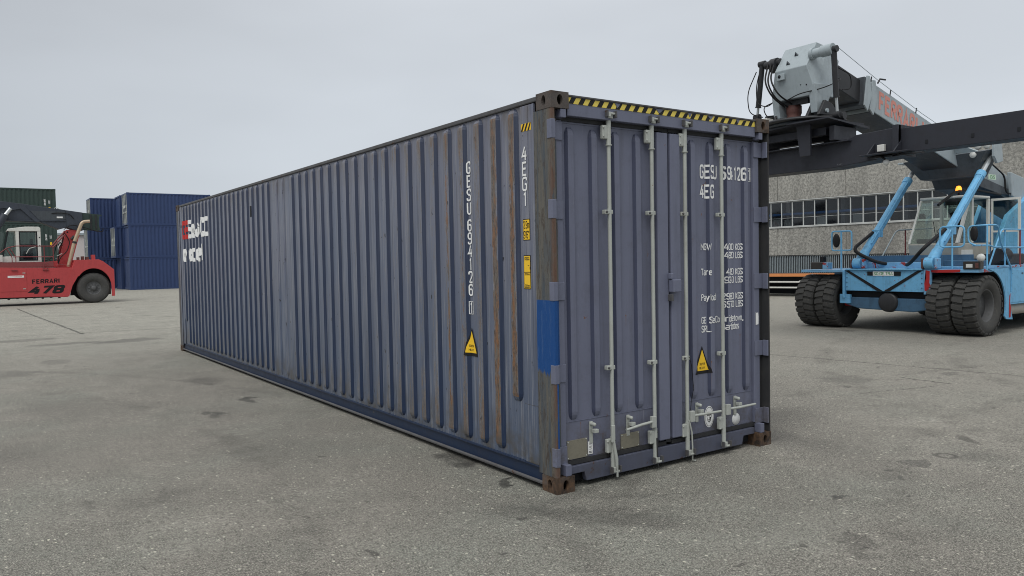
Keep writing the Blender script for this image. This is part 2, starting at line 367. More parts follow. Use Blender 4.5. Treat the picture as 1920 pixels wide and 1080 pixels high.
# condensed stencil-style lettering drawn as flat strokes: glyph = width, [(points, rounding, closed)]
O_ = [(0, 0), (4, 0), (4, 7), (0, 7)]
GL = {
 'G': (4, [([(4, 5.4), (4, 7), (0, 7), (0, 0), (4, 0), (4, 3.4), (2.2, 3.4)], 1.5, 0)]), 'E': (3.6, [([(3.8, 7), (0, 7), (0, 0), (3.8, 0)], 0, 0), ([(.4, 3.6), (3.2, 3.6)], 0, 0)]),
 'S': (4, [([(4, 5.5), (4, 7), (0, 7), (0, 3.9), (4, 3.1), (4, 0), (0, 0), (0, 1.5)], 1.5, 0)]), 'U': (4, [([(0, 7.3), (0, 0), (4, 0), (4, 7.3)], 1.6, 0)]),
 '6': (4, [([(3.9, 5.7), (3.9, 7), (0, 7), (0, 0), (4, 0), (4, 3.9), (.4, 3.9)], 1.5, 0)]), '9': (4, [([(.1, 1.3), (.1, 0), (4, 0), (4, 7), (0, 7), (0, 3.1), (3.6, 3.1)], 1.5, 0)]),
 '4': (4, [([(2.7, 7.3), (0, 2.1), (4.5, 2.1)], 0, 0), ([(3.2, 5.0), (3.2, -.35)], 0, 0)]), '1': (1.8, [([(0, 5.9), (1.4, 7), (1.4, -.35)], 0, 0)]),
 '2': (4, [([(0, 5.3), (0, 7), (4, 7), (4, 4.2), (0, 0), (4.3, 0)], 1.4, 0)]), '3': (4, [([(0, 5.6), (0, 7), (4, 7), (4, 3.7), (1.5, 3.7)], 1.4, 0), ([(2.6, 3.4), (4, 3.4), (4, 0), (0, 0), (0, 1.4)], 1.2, 0)]),
 '5': (4, [([(4, 7), (0, 7), (0, 4), (4, 4), (4, 0), (0, 0), (0, 1.4)], .9, 0)]), '7': (4, [([(-.3, 7), (4, 7), (1.4, -.35)], 0, 0)]),
 '8': (4, [([(0, 3.8), (4, 3.8), (4, 7), (0, 7)], 1.1, 1), ([(0, 0), (4, 0), (4, 3.4), (0, 3.4)], 1.1, 1)]), '0': (4, [(O_, 1.7, 1)]), 'O': (4, [(O_, 1.7, 1)]),
 'M': (5, [([(0, -.35), (0, 7), (2.5, 2.4), (5, 7), (5, -.35)], 0, 0)]), 'W': (5.4, [([(0, 7.3), (1.3, 0), (2.7, 5.6), (4.1, 0), (5.4, 7.3)], 0, 0)]),
 'T': (4, [([(-.3, 7), (4.3, 7)], 0, 0), ([(2, 6.6), (2, -.35)], 0, 0)]), 'P': (4, [([(0, -.35), (0, 7), (4, 7), (4, 3.3), (.4, 3.3)], 1.5, 0)]),
 'R': (4, [([(0, -.35), (0, 7), (4, 7), (4, 3.5), (.4, 3.5)], 1.4, 0), ([(2.4, 3.1), (4.1, -.35)], 0, 0)]), 'B': (4, [([(0, 0), (0, 7), (3.7, 7), (3.7, 3.9), (.4, 3.9)], 1.1, 0), ([(2.6, 3.6), (4, 3.6), (4, 0), (.4, 0)], 1.1, 0)]),
 'K': (4, [([(0, 7.3), (0, -.35)], 0, 0), ([(4, 7.3), (.6, 3.3), (4.1, -.35)], 0, 0)]), 'L': (3.6, [([(0, 7.3), (0, 0), (3.7, 0)], 0, 0)]),
 'C': (4, [([(4, 5.4), (4, 7), (0, 7), (0, 0), (4, 0), (4, 1.6)], 1.5, 0)]), 'F': (3.6, [([(3.8, 7), (0, 7), (0, -.35)], 0, 0), ([(.4, 3.6), (3.2, 3.6)], 0, 0)]),
 'A': (4.4, [([(0, -.35), (2.2, 7), (4.4, -.35)], 0, 0), ([(1.1, 1.9), (3.3, 1.9)], 0, 0)]), 'I': (.6, [([(.3, 7.35), (.3, -.35)], 0, 0)]), 'H': (4, [([(0, 7.35), (0, -.35)], 0, 0), ([(4, 7.35), (4, -.35)], 0, 0), ([(.4, 3.6), (3.6, 3.6)], 0, 0)]),
 'V': (4.4, [([(0, 7.3), (2.2, 0), (4.4, 7.3)], 0, 0)]), 'Y': (4.4, [([(0, 7.3), (2.2, 3.4), (4.4, 7.3)], 0, 0), ([(2.2, 3), (2.2, -.35)], 0, 0)]),
 'a': (3.4, [([(3.4, 3.9), (3.4, 0), (0, 0), (0, 2.4), (3, 2.4)], .9, 0), ([(.1, 4.8), (3.4, 4.8), (3.4, 4.2)], .9, 0)]), 'r': (2.4, [([(0, 5), (0, -.35)], 0, 0), ([(.4, 4), (1.2, 4.8), (2.6, 4.8)], .5, 0)]),
 'e': (3.4, [([(.4, 2.5), (3.4, 2.5), (3.4, 4.8), (0, 4.8), (0, 0), (3.3, 0)], 1, 0)]), 'y': (3.4, [([(0, 5.1), (1.7, .6)], 0, 0), ([(3.4, 5.1), (1.2, -1.8), (0, -1.8)], .3, 0)]),
 'l': (.6, [([(.3, 7.3), (.3, -.35)], 0, 0)]), 'o': (3.4, [([(0, 0), (3.4, 0), (3.4, 4.8), (0, 4.8)], 1.3, 1)]), 'd': (3.4, [([(3.4, 7.3), (3.4, 0), (0, 0), (0, 4.8), (3, 4.8)], .9, 0)]),
 'b': (3.4, [([(0, 7.3), (0, 0), (3.4, 0), (3.4, 4.8), (.4, 4.8)], .9, 0)]), 'i': (.6, [([(.3, 5.1), (.3, -.35)], 0, 0), ([(.3, 7.2), (.3, 6.3)], 0, 0)]), 'g': (3.4, [([(3, 0), (0, 0), (0, 4.8), (3.4, 4.8), (3.4, -1.9), (.2, -1.9)], .9, 0)]),
 't': (2.4, [([(1, 6.8), (1, 0), (2.5, 0)], .6, 0), ([(-.3, 4.8), (.6, 4.8)], 0, 0), ([(1.4, 4.8), (2.4, 4.8)], 0, 0)]), 'w': (4.4, [([(0, 5.1), (1.1, .1), (2.2, 4.2), (3.3, .1), (4.4, 5.1)], 0, 0)]), 'n': (3.4, [([(0, -.35), (0, 4.8), (3.4, 4.8), (3.4, -.35)], 1, 0)]),
 'm': (5, [([(0, -.35), (0, 4.8), (5, 4.8), (5, -.35)], .9, 0), ([(2.5, 4.4), (2.5, -.35)], 0, 0)]), 's': (3.2, [([(3.1, 4.8), (0, 4.8), (0, 2.6), (3.2, 2.2), (3.2, 0), (0, 0)], .8, 0)]), 'c': (3.2, [([(3.3, 4.8), (0, 4.8), (0, 0), (3.3, 0)], 1, 0)]),
 'x': (3.4, [([(0, 5.1), (3.4, -.3)], 0, 0), ([(3.4, 5.1), (0, -.3)], 0, 0)]), ',': (.6, [([(.4, .3), (0, -1.4)], 0, 0)]), '.': (.6, [([(.3, .4), (.3, -.4)], 0, 0)]), "'": (.6, [([(.3, 7.3), (.3, 5.4)], 0, 0)]), '"': (1.8, [([(.2, 7.3), (.2, 5.4)], 0, 0), ([(1.6, 7.3), (1.6, 5.4)], 0, 0)]), ' ': (2, [])}
def stroke_text(txt, h, pitch=None, th=.9, align='LEFT', sx=1., gap=1.6, shear=0., width=None):
    """h cap height in metres; th stroke width in grid units; pitch fixed advance, else proportional"""
    k = h/7.; V_, F_ = [], []; x = 0; z = 0
    for ch in txt:
        w, st = GL.get(ch, GL[' '])
        x0 = x if pitch is None else x+(pitch/k/sx-w)/2
        for pts, rd_, closed in st:
            P = [(a, b) for a, b in (pts if not rd_ else [(q.x, q.y) for q in rnd([(a, b, 0) for a, b in pts], rd_, 3, bool(closed))])]
            if closed and not rd_: P = P+[P[0]]
            n = len(P); loop = bool(closed); L_, R_ = [], []
            for i in range(n):
                a = P[i-1] if i > 0 else (P[-2] if loop else None); c = P[i+1] if i < n-1 else (P[1] if loop else None)
                ds = []
                for u_, v_ in ((a, P[i]), (P[i], c)):
                    if u_ is None or v_ is None: continue
                    d = Vector((v_[0]-u_[0], v_[1]-u_[1]))
                    if d.length > 1e-6: ds.append(d.normalized())
                d = (ds[0]+ds[-1]); d = d.normalized() if d.length > 1e-3 else ds[0]
                nrm = Vector((-d.y, d.x)); m = min(1/max(nrm.dot(Vector((-ds[0].y, ds[0].x))), .45), 1.9)*th/2
                L_.append((P[i][0]+nrm.x*m, P[i][1]+nrm.y*m)); R_.append((P[i][0]-nrm.x*m, P[i][1]-nrm.y*m))
            b = len(V_); z += 1
            for a, c in zip(L_, R_):
                for q in (a, c): V_.append(((x0+q[0])*k*sx+shear*(q[1]-3.5)*k, (q[1]-3.5)*k, .00012*(z % 4)))
            F_ += [[b+2*i, b+2*i+1, b+2*i+3, b+2*i+2] for i in range(n-1)]
        x += (w+gap) if pitch is None else pitch/k/sx
    tot = (x-(gap if pitch is None else 0))*k*sx
    if width: V_ = [(a*width/tot, b, c) for a, b, c in V_]; tot = width
    o = {'LEFT': 0, 'CENTER': -tot/2, 'RIGHT': -tot}[align]
    return [(a+o, b, c) for a, b, c in V_], F_
def lay(name, mat, parent, geo, org, u, v, surf=None, cuts=()):
    """geo (2D verts, faces) placed at org with axes u, v; cuts = planes to split at; surf(p) moves the vertex onto the surface"""
    org, u, v = Vector(org), Vector(u), Vector(v)
    bm = bmesh.new(); nn = u.cross(v); vs = [bm.verts.new(org+u*q[0]+v*q[1]+nn*(q[2] if len(q) > 2 else 0)) for q in geo[0]]
    for f in geo[1]:
        try: bm.faces.new([vs[i] for i in f])
        except ValueError: pass
    for co, no in cuts:
        bmesh.ops.bisect_plane(bm, geom=bm.verts[:]+bm.edges[:]+bm.faces[:], plane_co=co, plane_no=no, dist=1e-6)
    bmesh.ops.triangulate(bm, faces=bm.faces[:])
    me = bpy.data.meshes.new(name); o = wpos(parent)
    for q in bm.verts:
        if surf: q.co = surf(q.co)
        q.co -= o
    n = u.cross(v); bm.normal_update()
    for f in bm.faces:
        if f.normal.dot(n) < 0: f.normal_flip()
    bm.to_mesh(me); bm.free(); me.materials.append(mat)
    ob = bpy.data.objects.new(name, me); C.objects.link(ob); ob.parent = parent; return ob
def rect(w, h): return [(-w/2, -h/2), (w/2, -h/2), (w/2, h/2), (-w/2, h/2)], [[0, 1, 2, 3]]
def poly(pts): return list(pts), [list(range(len(pts)))]
def ring(ro, ri, n=28, sx=1., sy=1.):
    v = [(ro*sx*math.cos(2*PI*k/n), ro*sy*math.sin(2*PI*k/n)) for k in range(n)]+[(ri*sx*math.cos(2*PI*k/n), ri*sy*math.sin(2*PI*k/n)) for k in range(n)]
    return v, [[k, (k+1) % n, n+(k+1) % n, n+k] for k in range(n)]
def disc(rx, ry, n=28): return poly([(rx*math.cos(2*PI*k/n), ry*math.sin(2*PI*k/n)) for k in range(n)])
def frame(w, h, t):
    v = [(-w/2, -h/2), (w/2, -h/2), (w/2, h/2), (-w/2, h/2), (-w/2+t, -h/2+t), (w/2-t, -h/2+t), (w/2-t, h/2-t), (-w/2+t, h/2-t)]
    return v, [[k, (k+1) % 4, 4+(k+1) % 4, 4+k] for k in range(4)]
def merge(*gs):
    v, f = [], []
    for g, dx, dy in gs:
        b = len(v); v += [(x+dx, y+dy) for x, y in g[0]]; f += [[i+b for i in q] for q in g[1]]
    return v, f

# ------------------------------------------------------------ ground
def gz(x, y):
    t = min(max((y-14)/22, 0), 1); return -.1*t*t*(3-2*t)
def ground():
    s = NT('worn_yard_asphalt'); X, Yc, Z = s.xyz()
    big = s.noise(.35, 6, .7); med = s.noise(1.1, 6, .7); mid = s.noise(5, 6, .75); fin = s.noise(30, 6, .8); fin2 = s.noise(95, 3, .8)
    hue = s.noise(.5, 3, .5, s.map((1, 1, 1), None, (9, 3, 1)))
    c = s.mix(s.rng(big, .35, .65), rgb(112, 110, 103), rgb(152, 149, 140))
    c = s.mix(s.rng(hue, .42, .60, 0, .45), c, rgb(132, 126, 119)); c = s.mix(s.rng(hue, .50, .36, 0, .7), c, rgb(118, 123, 115))
    c = s.mix(s.rng(med, .38, .62, 0, .75), c, rgb(106, 103, 97))
    # paler towards the far yard
    far_pale = s.rng(s.math('ADD', Yc, s.rng(med, 0, 1, -3, 3)), 3, 24, 0, .85, True)
    c = s.mix(far_pale, c, s.mix(s.rng(med, .35, .65), rgb(176, 174, 163), rgb(152, 152, 142)))
    c = s.mix(s.math('MULTIPLY', s.rng(X, 2.8, 7), .45), c, rgb(164, 161, 151))
    c = s.mix(s.rng(mid, .48, .70, 0, .6), c, rgb(84, 82, 78))
    c = s.mix(s.rng(fin, .42, .56, .75, 0), c, rgb(64, 63, 59))
    c = s.mix(s.rng(fin2, .50, .60, 0, .75), c, rgb(180, 177, 166))
    # small oil drips and scuffs
    for sc_, th, k_ in ((2.1, .735, .6), (4.3, .72, .7), (.9, .70, .45)):
        n_ = s.noise(sc_, 4, .55, s.map((1, 1, 1), None, (sc_, 1.7, 0)), .5)
        c = s.mix(s.rng(n_, th-.03, th+.01, 0, k_), c, rgb(62, 60, 58))
    # aggregate specks
    for sc_, th, col in ((30, .26, rgb(212, 208, 192)), (60, .30, rgb(186, 181, 170)), (42, .24, rgb(58, 56, 54)), (80, .32, rgb(170, 165, 156))):
        v = s.n('ShaderNodeTexVoronoi'); v.inputs['Scale'].default_value = sc_; v.inputs['Randomness'].default_value = 1
        s.link(s.map((1, .7, 0), None, (sc_*.37, 0, 0)), v.inputs['Vector'])
        hid = s.n('ShaderNodeSeparateColor'); s.link(v.outputs['Color'], hid.inputs[0])
        r_ = s.math('MULTIPLY', s.rng(hid.outputs[0], .5, 1.0, 0, 1), th)
        k = s.math('LESS_THAN', s.math('ADD', v.outputs['Distance'], s.rng(fin2, .3, .7, -.05, .05)), r_)
        c = s.mix(s.math('MULTIPLY', k, s.rng(mid, .3, .65, .35, .85)), c, col)
    # stains and painted shade by the container (x, y, rx, ry, rot, strength)
    wob = s.n('ShaderNodeTexNoise'); wob.inputs['Scale'].default_value = 4.5; wob.inputs['Detail'].default_value = 5; s.link(s.co, wob.inputs['Vector'])
    wv = s.n('ShaderNodeVectorMath', operation='MULTIPLY_ADD'); s.link(wob.outputs['Color'], wv.inputs[0]); wv.inputs[1].default_value = (.5, .5, 0)
    wc = s.n('ShaderNodeVectorMath', operation='ADD'); s.link(s.co, wc.inputs[0]); wc.inputs[1].default_value = (-.25, -.25, 0); s.link(wc.outputs[0], wv.inputs[2])
    tot = None; glo = None
    for (x, y, rx, ry, a, st, soft) in STAINS_AND_SHADE:
        m = s.n('ShaderNodeMapping', vector_type='TEXTURE'); m.inputs['Location'].default_value = (x, y, 0); m.inputs['Rotation'].default_value = (0, 0, R(a)); m.inputs['Scale'].default_value = (rx, ry, 1e6)
        s.link(wv.outputs[0], m.inputs[0]); l = s.n('ShaderNodeVectorMath', operation='LENGTH'); s.link(m.outputs[0], l.inputs[0])
        k = s.rng(l.outputs['Value'], 1.0, 1-soft, 0, st, True)
        tot = k if tot is None else s.math('MAXIMUM', tot, k)
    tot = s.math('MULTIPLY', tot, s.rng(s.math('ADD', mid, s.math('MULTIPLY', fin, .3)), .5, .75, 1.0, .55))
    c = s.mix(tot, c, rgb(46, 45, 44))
    rd = s.n('ShaderNodeVectorMath', operation='DISTANCE'); s.link(s.co, rd.inputs[0]); rd.inputs[1].default_value = (3.20, -1.16, 0)
    rk = s.rng(s.math('ABSOLUTE', s.math('SUBTRACT', rd.outputs['Value'], .075)), .03, .012, 0, .6); c = s.mix(rk, c, rgb(72, 70, 67))
    cn = s.n('ShaderNodeVectorMath', operation='MULTIPLY_ADD'); s.link(wob.outputs['Color'], cn.inputs[0]); cn.inputs[1].default_value = (.16, .16, 0)
    cm = s.n('ShaderNodeVectorMath', operation='ADD'); s.link(s.co, cm.inputs[0]); cm.inputs[1].default_value = (-.08, -.08, 0); s.link(cm.outputs[0], cn.inputs[2])
    # long cracks
    ck = None
    for (x0, y0, x1, y1, w) in CRACKS:
        dx, dy = x1-x0, y1-y0; Ln = math.hypot(dx, dy)
        m = s.n('ShaderNodeMapping', vector_type='TEXTURE'); m.inputs['Location'].default_value = (x0, y0, 0); m.inputs['Rotation'].default_value = (0, 0, math.atan2(dy, dx))
        s.link(cn.outputs[0], m.inputs[0]); q = s.n('ShaderNodeSeparateXYZ'); s.link(m.outputs[0], q.inputs[0])
        k = s.math('MULTIPLY', s.rng(s.math('ABSOLUTE', q.outputs[1]), w, w*.3), s.math('MULTIPLY', s.rng(q.outputs[0], 0, .1), s.rng(q.outputs[0], Ln, Ln-.1)))
        ck = k if ck is None else s.math('MAXIMUM', ck, k)
    c = s.mix(s.math('MULTIPLY', ck, s.rng(mid, .3, .65, .95, .5)), c, rgb(40, 39, 38))
    for (x, y, rad, w, k_) in ((6, -9, 8.6, .16, .30), (6, -9, 10.4, .14, .24), (-12, 3, 10.6, .18, .25), (-12, 3, 12.1, .12, .2), (14, -6, 9.0, .2, .28), (14, -6, 10.9, .2, .22), (-6, 22, 8.5, .25, .25), (0, 30, 9, .3, .2)):
        rd = s.n('ShaderNodeVectorMath', operation='DISTANCE'); s.link(s.co, rd.inputs[0]); rd.inputs[1].default_value = (x, y, 0)
        kk = s.math('MULTIPLY', s.rng(s.math('ABSOLUTE', s.math('SUBTRACT', rd.outputs['Value'], rad)), w, w*.3, 0, k_), s.rng(s.math('ADD', med, s.math('MULTIPLY', mid, .4)), .62, .82))
        c = s.mix(kk, c, rgb(66, 64, 61))
    h = s.math('ADD', fin, s.math('MULTIPLY', fin2, .6))
    s.bump(h, .45, .012)
    ro = s.rng(tot, 0, 1, .85, .6)
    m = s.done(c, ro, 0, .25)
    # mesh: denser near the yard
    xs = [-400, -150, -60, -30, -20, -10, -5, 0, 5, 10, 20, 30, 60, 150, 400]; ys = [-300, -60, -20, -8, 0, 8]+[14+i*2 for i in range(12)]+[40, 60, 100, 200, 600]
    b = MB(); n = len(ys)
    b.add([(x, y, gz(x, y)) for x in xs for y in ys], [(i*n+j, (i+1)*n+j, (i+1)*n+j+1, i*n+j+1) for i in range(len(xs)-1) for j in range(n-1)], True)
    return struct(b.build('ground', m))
STAINS_AND_SHADE = [(-.10, .50, .17, .045, 40, .95, .2), (-.04, 1.30, .42, .17, 80, .85, .5), (-1.16, 4.83, .13, .30, 0, .7, .4), (-.62, 5.50, .13, .26, 10, .85, .4),
          (-.62, 7.62, .35, .7, 0, .55, .9), (2.80, -1.13, .16, .10, 20, .6, .25), (3.36, -1.32, .42, .20, -30, .35, .9),
          (-.5, 15.3, .9, .5, 10, .6, .4), (-1.75, 15.6, .9, .35, 0, .5, .3), (-2.4, 17.35, .8, .5, 0, .5, .3), (1.52, -1.28, .06, .05, 0, .7, .3), (2.42, -1.10, .05, .04, 0, .7, .3), (2.30, -1.24, .06, .05, 0, .6, .3),
          (-.30, -.22, .70, .26, -50, .62, 1.0), (.0, -.66, .75, .24, -40, .6, 1.0), (.1, -.05, 1.3, .16, 5, .45, 1.0), (-.15, -.3, 1.1, .06, -38, .6, .8), (2.72, .3, .45, 1.2, 0, .6, 1.0), (3.5, .7, .8, .6, 0, .3, 1.0),  # near corner: stains with contact shadow painted in; right base: painted shadow
          (-2.3, 1.8, .5, .22, 20, .4, 1.0), (-2.6, 6.5, .9, 1.6, 0, .25, 1.0), (-1.2, 2.8, .6, .8, 40, .22, 1.0), (7.7, .95, .25, .2, 0, .5, .5), (6.2, 1.6, .5, .4, 0, .4, .6),
          (-.5, -1.6, .5, .3, 10, .3, 1.0), (1.5, -2.0, .5, .3, 0, .25, 1.0), (-2.9, 10.5, .35, .6, 0, .4, .5), (9.5, -1, .4, .7, 0, .35, .6), (-2.2, 11.8, .3, .5, 0, .4, .4),
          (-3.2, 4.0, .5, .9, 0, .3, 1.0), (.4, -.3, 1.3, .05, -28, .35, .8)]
CRACKS = [(7.62, 4.6, 8.32, -.9, .028), (-1.75, 37, -1.1, 18.2, .06), (6.9, 1.3, 6.85, .5, .03), (-2.69, .50, -2.64, .32, .008), (5.3, .9, 6.6, .6, .014), (6.95, .85, 5.9, 2.0, .01), (-3.3, 19, 1.5, 18.4, .05)]
ground()

# ------------------------------------------------------------ main container
XI, XO = .032, .006           # inner flat and outer rib planes of the side wall
YB, YR = .090, .067           # door sheet and rib planes
LEN, WID, HT = 12.192, 2.438, 2.896
box = root('shipping_container', (0, 0, 0), 'large faded purple-blue shipping container standing alone in the yard with four silver locking bars', 'shipping container')
ribs_near = [.514+.248*k for k in range(21)]; ribs_far = [LEN-.514-.248*k for k in range(22)]
def rib_shell(b, c, axis, base, out, z0, z1, hw=.040, sl=.030, cap=.075, sign=1):
    """a pressed rib with rounded ends; c is its centre along axis, base/out the two planes"""
    zs = [(0, 0, .45), (.25, .45, .75), (.6, .85, .93), (1, 1, 1)]
    rows = [(z0+cap*t, d, w) for t, d, w in zs]+[(z1-cap*t, d, w) for t, d, w in reversed(zs)]
    vs = []
    for z, d, w in rows:
        for u, dd in ((-(hw+sl)*w, 0), (-hw*w, d), (hw*w, d), ((hw+sl)*w, 0)):
            p = base+(out-base)*dd
            vs.append((p, c+u, z) if axis == 'x' else (c+u, p, z))
    n = len(rows)
    for i in range(n-1):
        for j in range(3):
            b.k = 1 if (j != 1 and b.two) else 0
            b.add([vs[i*4+j], vs[i*4+j+1], vs[(i+1)*4+j+1], vs[(i+1)*4+j]], [(0, 1, 2, 3)], False)
    b.k = 0
def side_panel(y0, y1, ribs, short=()):
    b = MB(); b.two = True
    b.box(XI, XI+.004, y0, y1, .165, 2.852)
    for y in ribs:
        zb = .61 if y in short else .195+random.uniform(-.004, .004)
        j = random.uniform(-.0025, .0025)
        rib_shell(b, y+j, 'x', XI-.0015, XO+random.uniform(0, .002), zb, 2.846, cap=.05 if y not in short else .06)
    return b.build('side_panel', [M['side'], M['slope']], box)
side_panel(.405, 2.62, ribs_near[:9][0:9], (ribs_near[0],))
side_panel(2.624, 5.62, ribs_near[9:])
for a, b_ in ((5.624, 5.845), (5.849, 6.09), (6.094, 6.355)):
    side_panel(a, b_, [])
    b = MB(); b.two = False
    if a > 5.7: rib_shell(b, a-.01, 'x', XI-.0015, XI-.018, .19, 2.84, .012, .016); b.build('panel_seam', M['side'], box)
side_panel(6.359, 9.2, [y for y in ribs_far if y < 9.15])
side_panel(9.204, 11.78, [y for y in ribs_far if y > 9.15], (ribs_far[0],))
pl = MB().box(XI-.018, XI, .232, .401, .165, 2.845).build('end_plate', M['side'], box, .002)
bx('weld_seam', M['darkrail'], box, XI-.0192, XI-.0178, .302, .305, 2.0, 2.84); bx('weld_seam', M['darkrail'], box, XI-.0192, XI-.0178, .234, .399, .606, .609)
MB().box(XI-.0195, XI-.018, .2345, .399, .17, .605).build('repair_patch', M['side'], box, .003)
MB().box(XI-.018, XI, 11.784, 11.96, .165, 2.845).build('end_plate', M['side'], box, .003)
# right side, nose end, roof, floor: corrugated sheets
def corr(b, c0, c1, pitch, pa, pb, fn, z0, z1):
    n = max(1, round((c1-c0)/pitch)); p = (c1-c0)/n; pr = []
    for i in range(n):
        o = c0+i*p; pr += [(o, pa), (o+.30*p, pa), (o+.5*p, pb), (o+.8*p, pb)]
    pr.append((c1, pa)); vs = [fn(u, d, z) for u, d in pr for z in (z0, z1)]
    b.add(vs, [(2*i, 2*i+2, 2*i+3, 2*i+1) for i in range(len(pr)-1)])
b = MB(); corr(b, .2, 12.0, .278, WID-.006, WID-.042, lambda u, d, z: (d, u, z), .165, 2.845); b.build('side_panel', M['side'], box)
b = MB(); corr(b, .1, 2.33, .25, LEN-.006, LEN-.045, lambda u, d, z: (u, d, z), .165, 2.83); b.build('nose_panel', M['cont'], box)
b = MB(); corr(b, .15, 12.05, .21, 2.872, 2.856, lambda u, d, z: (z, u, d), .05, 2.388); b.build('roof', M['cont'], box)
bx('floor', M['dark'], box, .06, 2.378, .1, 12.1, .145, .162)
# rails
for x0, x1, lip in ((.004, .064, -1), (WID-.064, WID-.004, 1)):
    bx('top_rail', M['darkrail'] if lip < 0 else M['cont'], box, x0+(.010 if lip < 0 else 0), x1, .165, LEN-.165, 2.853, 2.890, bevel=.008)
    w0, w1 = (.0345, .040) if lip < 0 else (WID-.036, WID-.030)
    b = MB(); b.box(w0, w1, .165, LEN-.165, .05, .166)
    if lip < 0: b.box(.0405, .09, .165, LEN-.165, .158, .1655); b.build('bottom_rail', M['railblue'], box)
    else: b.build('bottom_rail', M['railblue'], box)
    if lip < 0:
        b = MB(); b.prism([(.000, .040), (.052, .040), (.052, .047), (.034, .050), (.012, .062), (.000, .052)], 'y', .18, LEN-.18); b.build('rail_lip', M['darkrail'], box)
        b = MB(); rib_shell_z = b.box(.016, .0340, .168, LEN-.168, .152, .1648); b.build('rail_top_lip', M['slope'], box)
# corner castings with oval holes
def casting(cx, cy, z0, sx, sy):
    """outer corner at (cx, cy); sx, sy point inwards"""
    X1, Y1, Z1 = .162, .178, .118
    b = MB()
    def face(fn, w, h, ow, oh, cu, cv, depth):
        # plate with oval hole and an inner tube
        n = 20; ov = []
        for k in range(n):
            a = 2*PI*k/n; ov.append((cu+ow*math.cos(a), cv+oh*math.sin(a)))
        outer = []
        for k in range(n):
            a = 2*PI*k/n; dx, dy = math.cos(a), math.sin(a)
            t = min((w-cu if dx > 0 else cu)/abs(dx) if abs(dx) > 1e-6 else 9, (h-cv if dy > 0 else cv)/abs(dy) if abs(dy) > 1e-6 else 9)
            outer.append((cu+dx*t, cv+dy*t))
        vs = [fn(u, v, 0) for u, v in outer]+[fn(u, v, 0) for u, v in ov]+[fn(u, v, depth) for u, v in ov]
        b.add(vs, [(k, (k+1) % n, n+(k+1) % n, n+k) for k in range(n)]+[(n+k, n+(k+1) % n, 2*n+(k+1) % n, 2*n+k) for k in range(n)])
        for (u, v) in ((0, 0), (w, 0), (w, h), (0, h)):   # fill the corners
            near = sorted(range(n), key=lambda k: (outer[k][0]-u)**2+(outer[k][1]-v)**2)[:2]
            b.add([fn(u, v, 0)]+[fn(*outer[k], 0) for k in near], [(0, 1, 2)])
    face(lambda u, v, d: (cx+sx*u, cy+sy*d, z0+v), X1, Z1, .026, .038, .081, .059, .03)
    face(lambda u, v, d: (cx+sx*d, cy+sy*u, z0+v), Y1, Z1, .024, .038, .089, .059, .03)
    for z in ((z0, z0+Z1)):
        b.add([(cx, cy, z), (cx+sx*X1, cy, z), (cx+sx*X1, cy+sy*Y1, z), (cx, cy+sy*Y1, z)], [(0, 1, 2, 3)])
    b.add([(cx+sx*X1, cy, z0), (cx+sx*X1, cy, z0+Z1), (cx+sx*X1, cy+sy*Y1, z0+Z1), (cx+sx*X1, cy+sy*Y1, z0)], [(0, 1, 2, 3)])
    b.add([(cx, cy+sy*Y1, z0), (cx, cy+sy*Y1, z0+Z1), (cx+sx*X1, cy+sy*Y1, z0+Z1), (cx+sx*X1, cy+sy*Y1, z0)], [(0, 1, 2, 3)])
    o = b.build('corner_casting', M['cast'], box)
    bm = bmesh.new(); bm.from_mesh(o.data); bmesh.ops.remove_doubles(bm, verts=bm.verts, dist=1e-4); bmesh.ops.recalc_face_normals(bm, faces=bm.faces)
    bm.to_mesh(o.data); bm.free(); bv = o.modifiers.new('bevel', 'BEVEL'); bv.width = .007; bv.segments = 2; bv.limit_method = 'ANGLE'; bv.angle_limit = R(50)
for z0 in (0, HT-.118):
    for cx, sx in ((-.003, 1), (WID+.003, -1)):
        for cyy, sy_ in ((-.003, 1), (LEN+.003, -1)): casting(cx, cyy, z0, sx, sy_)
# posts
MB().prism([(.000, .0), (.030, .0), (.030, .06), (.09, .06), (.09, .16), (.016, .228), (.010, .228), (.010, .18), (.0, .168)], 'z', .118, HT-.118).build('corner_post', M['post'], box, .004)
MB().prism([(WID, .0), (WID-.014, .0), (WID-.020, .085), (WID-.09, .085), (WID-.09, .2), (WID, .2)], 'z', .118, HT-.118).build('corner_post', M['rubber'], box, .003); bx('post_edge', M['cast'], box, WID-.0005, WID+.002, .002, .03, .12, HT-.12)
for x in (.0, WID-.1): bx('corner_post', M['darkrail'], box, x+.001, x+.099, LEN-.16, LEN-.002, .118, HT-.118, bevel=.006)
MB().box(.0025, .010, LEN-.232, LEN-.162, .118, HT-.118).build('post_flange', M['side'], box)
# header and sill
hd = MB().prism([(.020, 2.735), (.020, 2.875), (.035, 2.890), (.16, 2.890), (.16, 2.735)], 'x', .163, WID-.163).build('door_header', M['cont'], box, .004)
bx('rain_gutter', M['darkrail'], box, .163, WID-.163, .008, .0195, 2.872, 2.884, bevel=.002)
sl = MB(); sl.prism([(.163, .168), (WID-.163, .168), (WID-.163, .112), (2.125, .112), (2.105, .040), (.315, .040), (.295, .112), (.163, .112)], 'y', .046, .09)
sl.build('door_sill', M['sill'], box, .004)
bx('pocket_plate', M['dark'], box, .163, WID-.163, .12, .14, .03, .108)
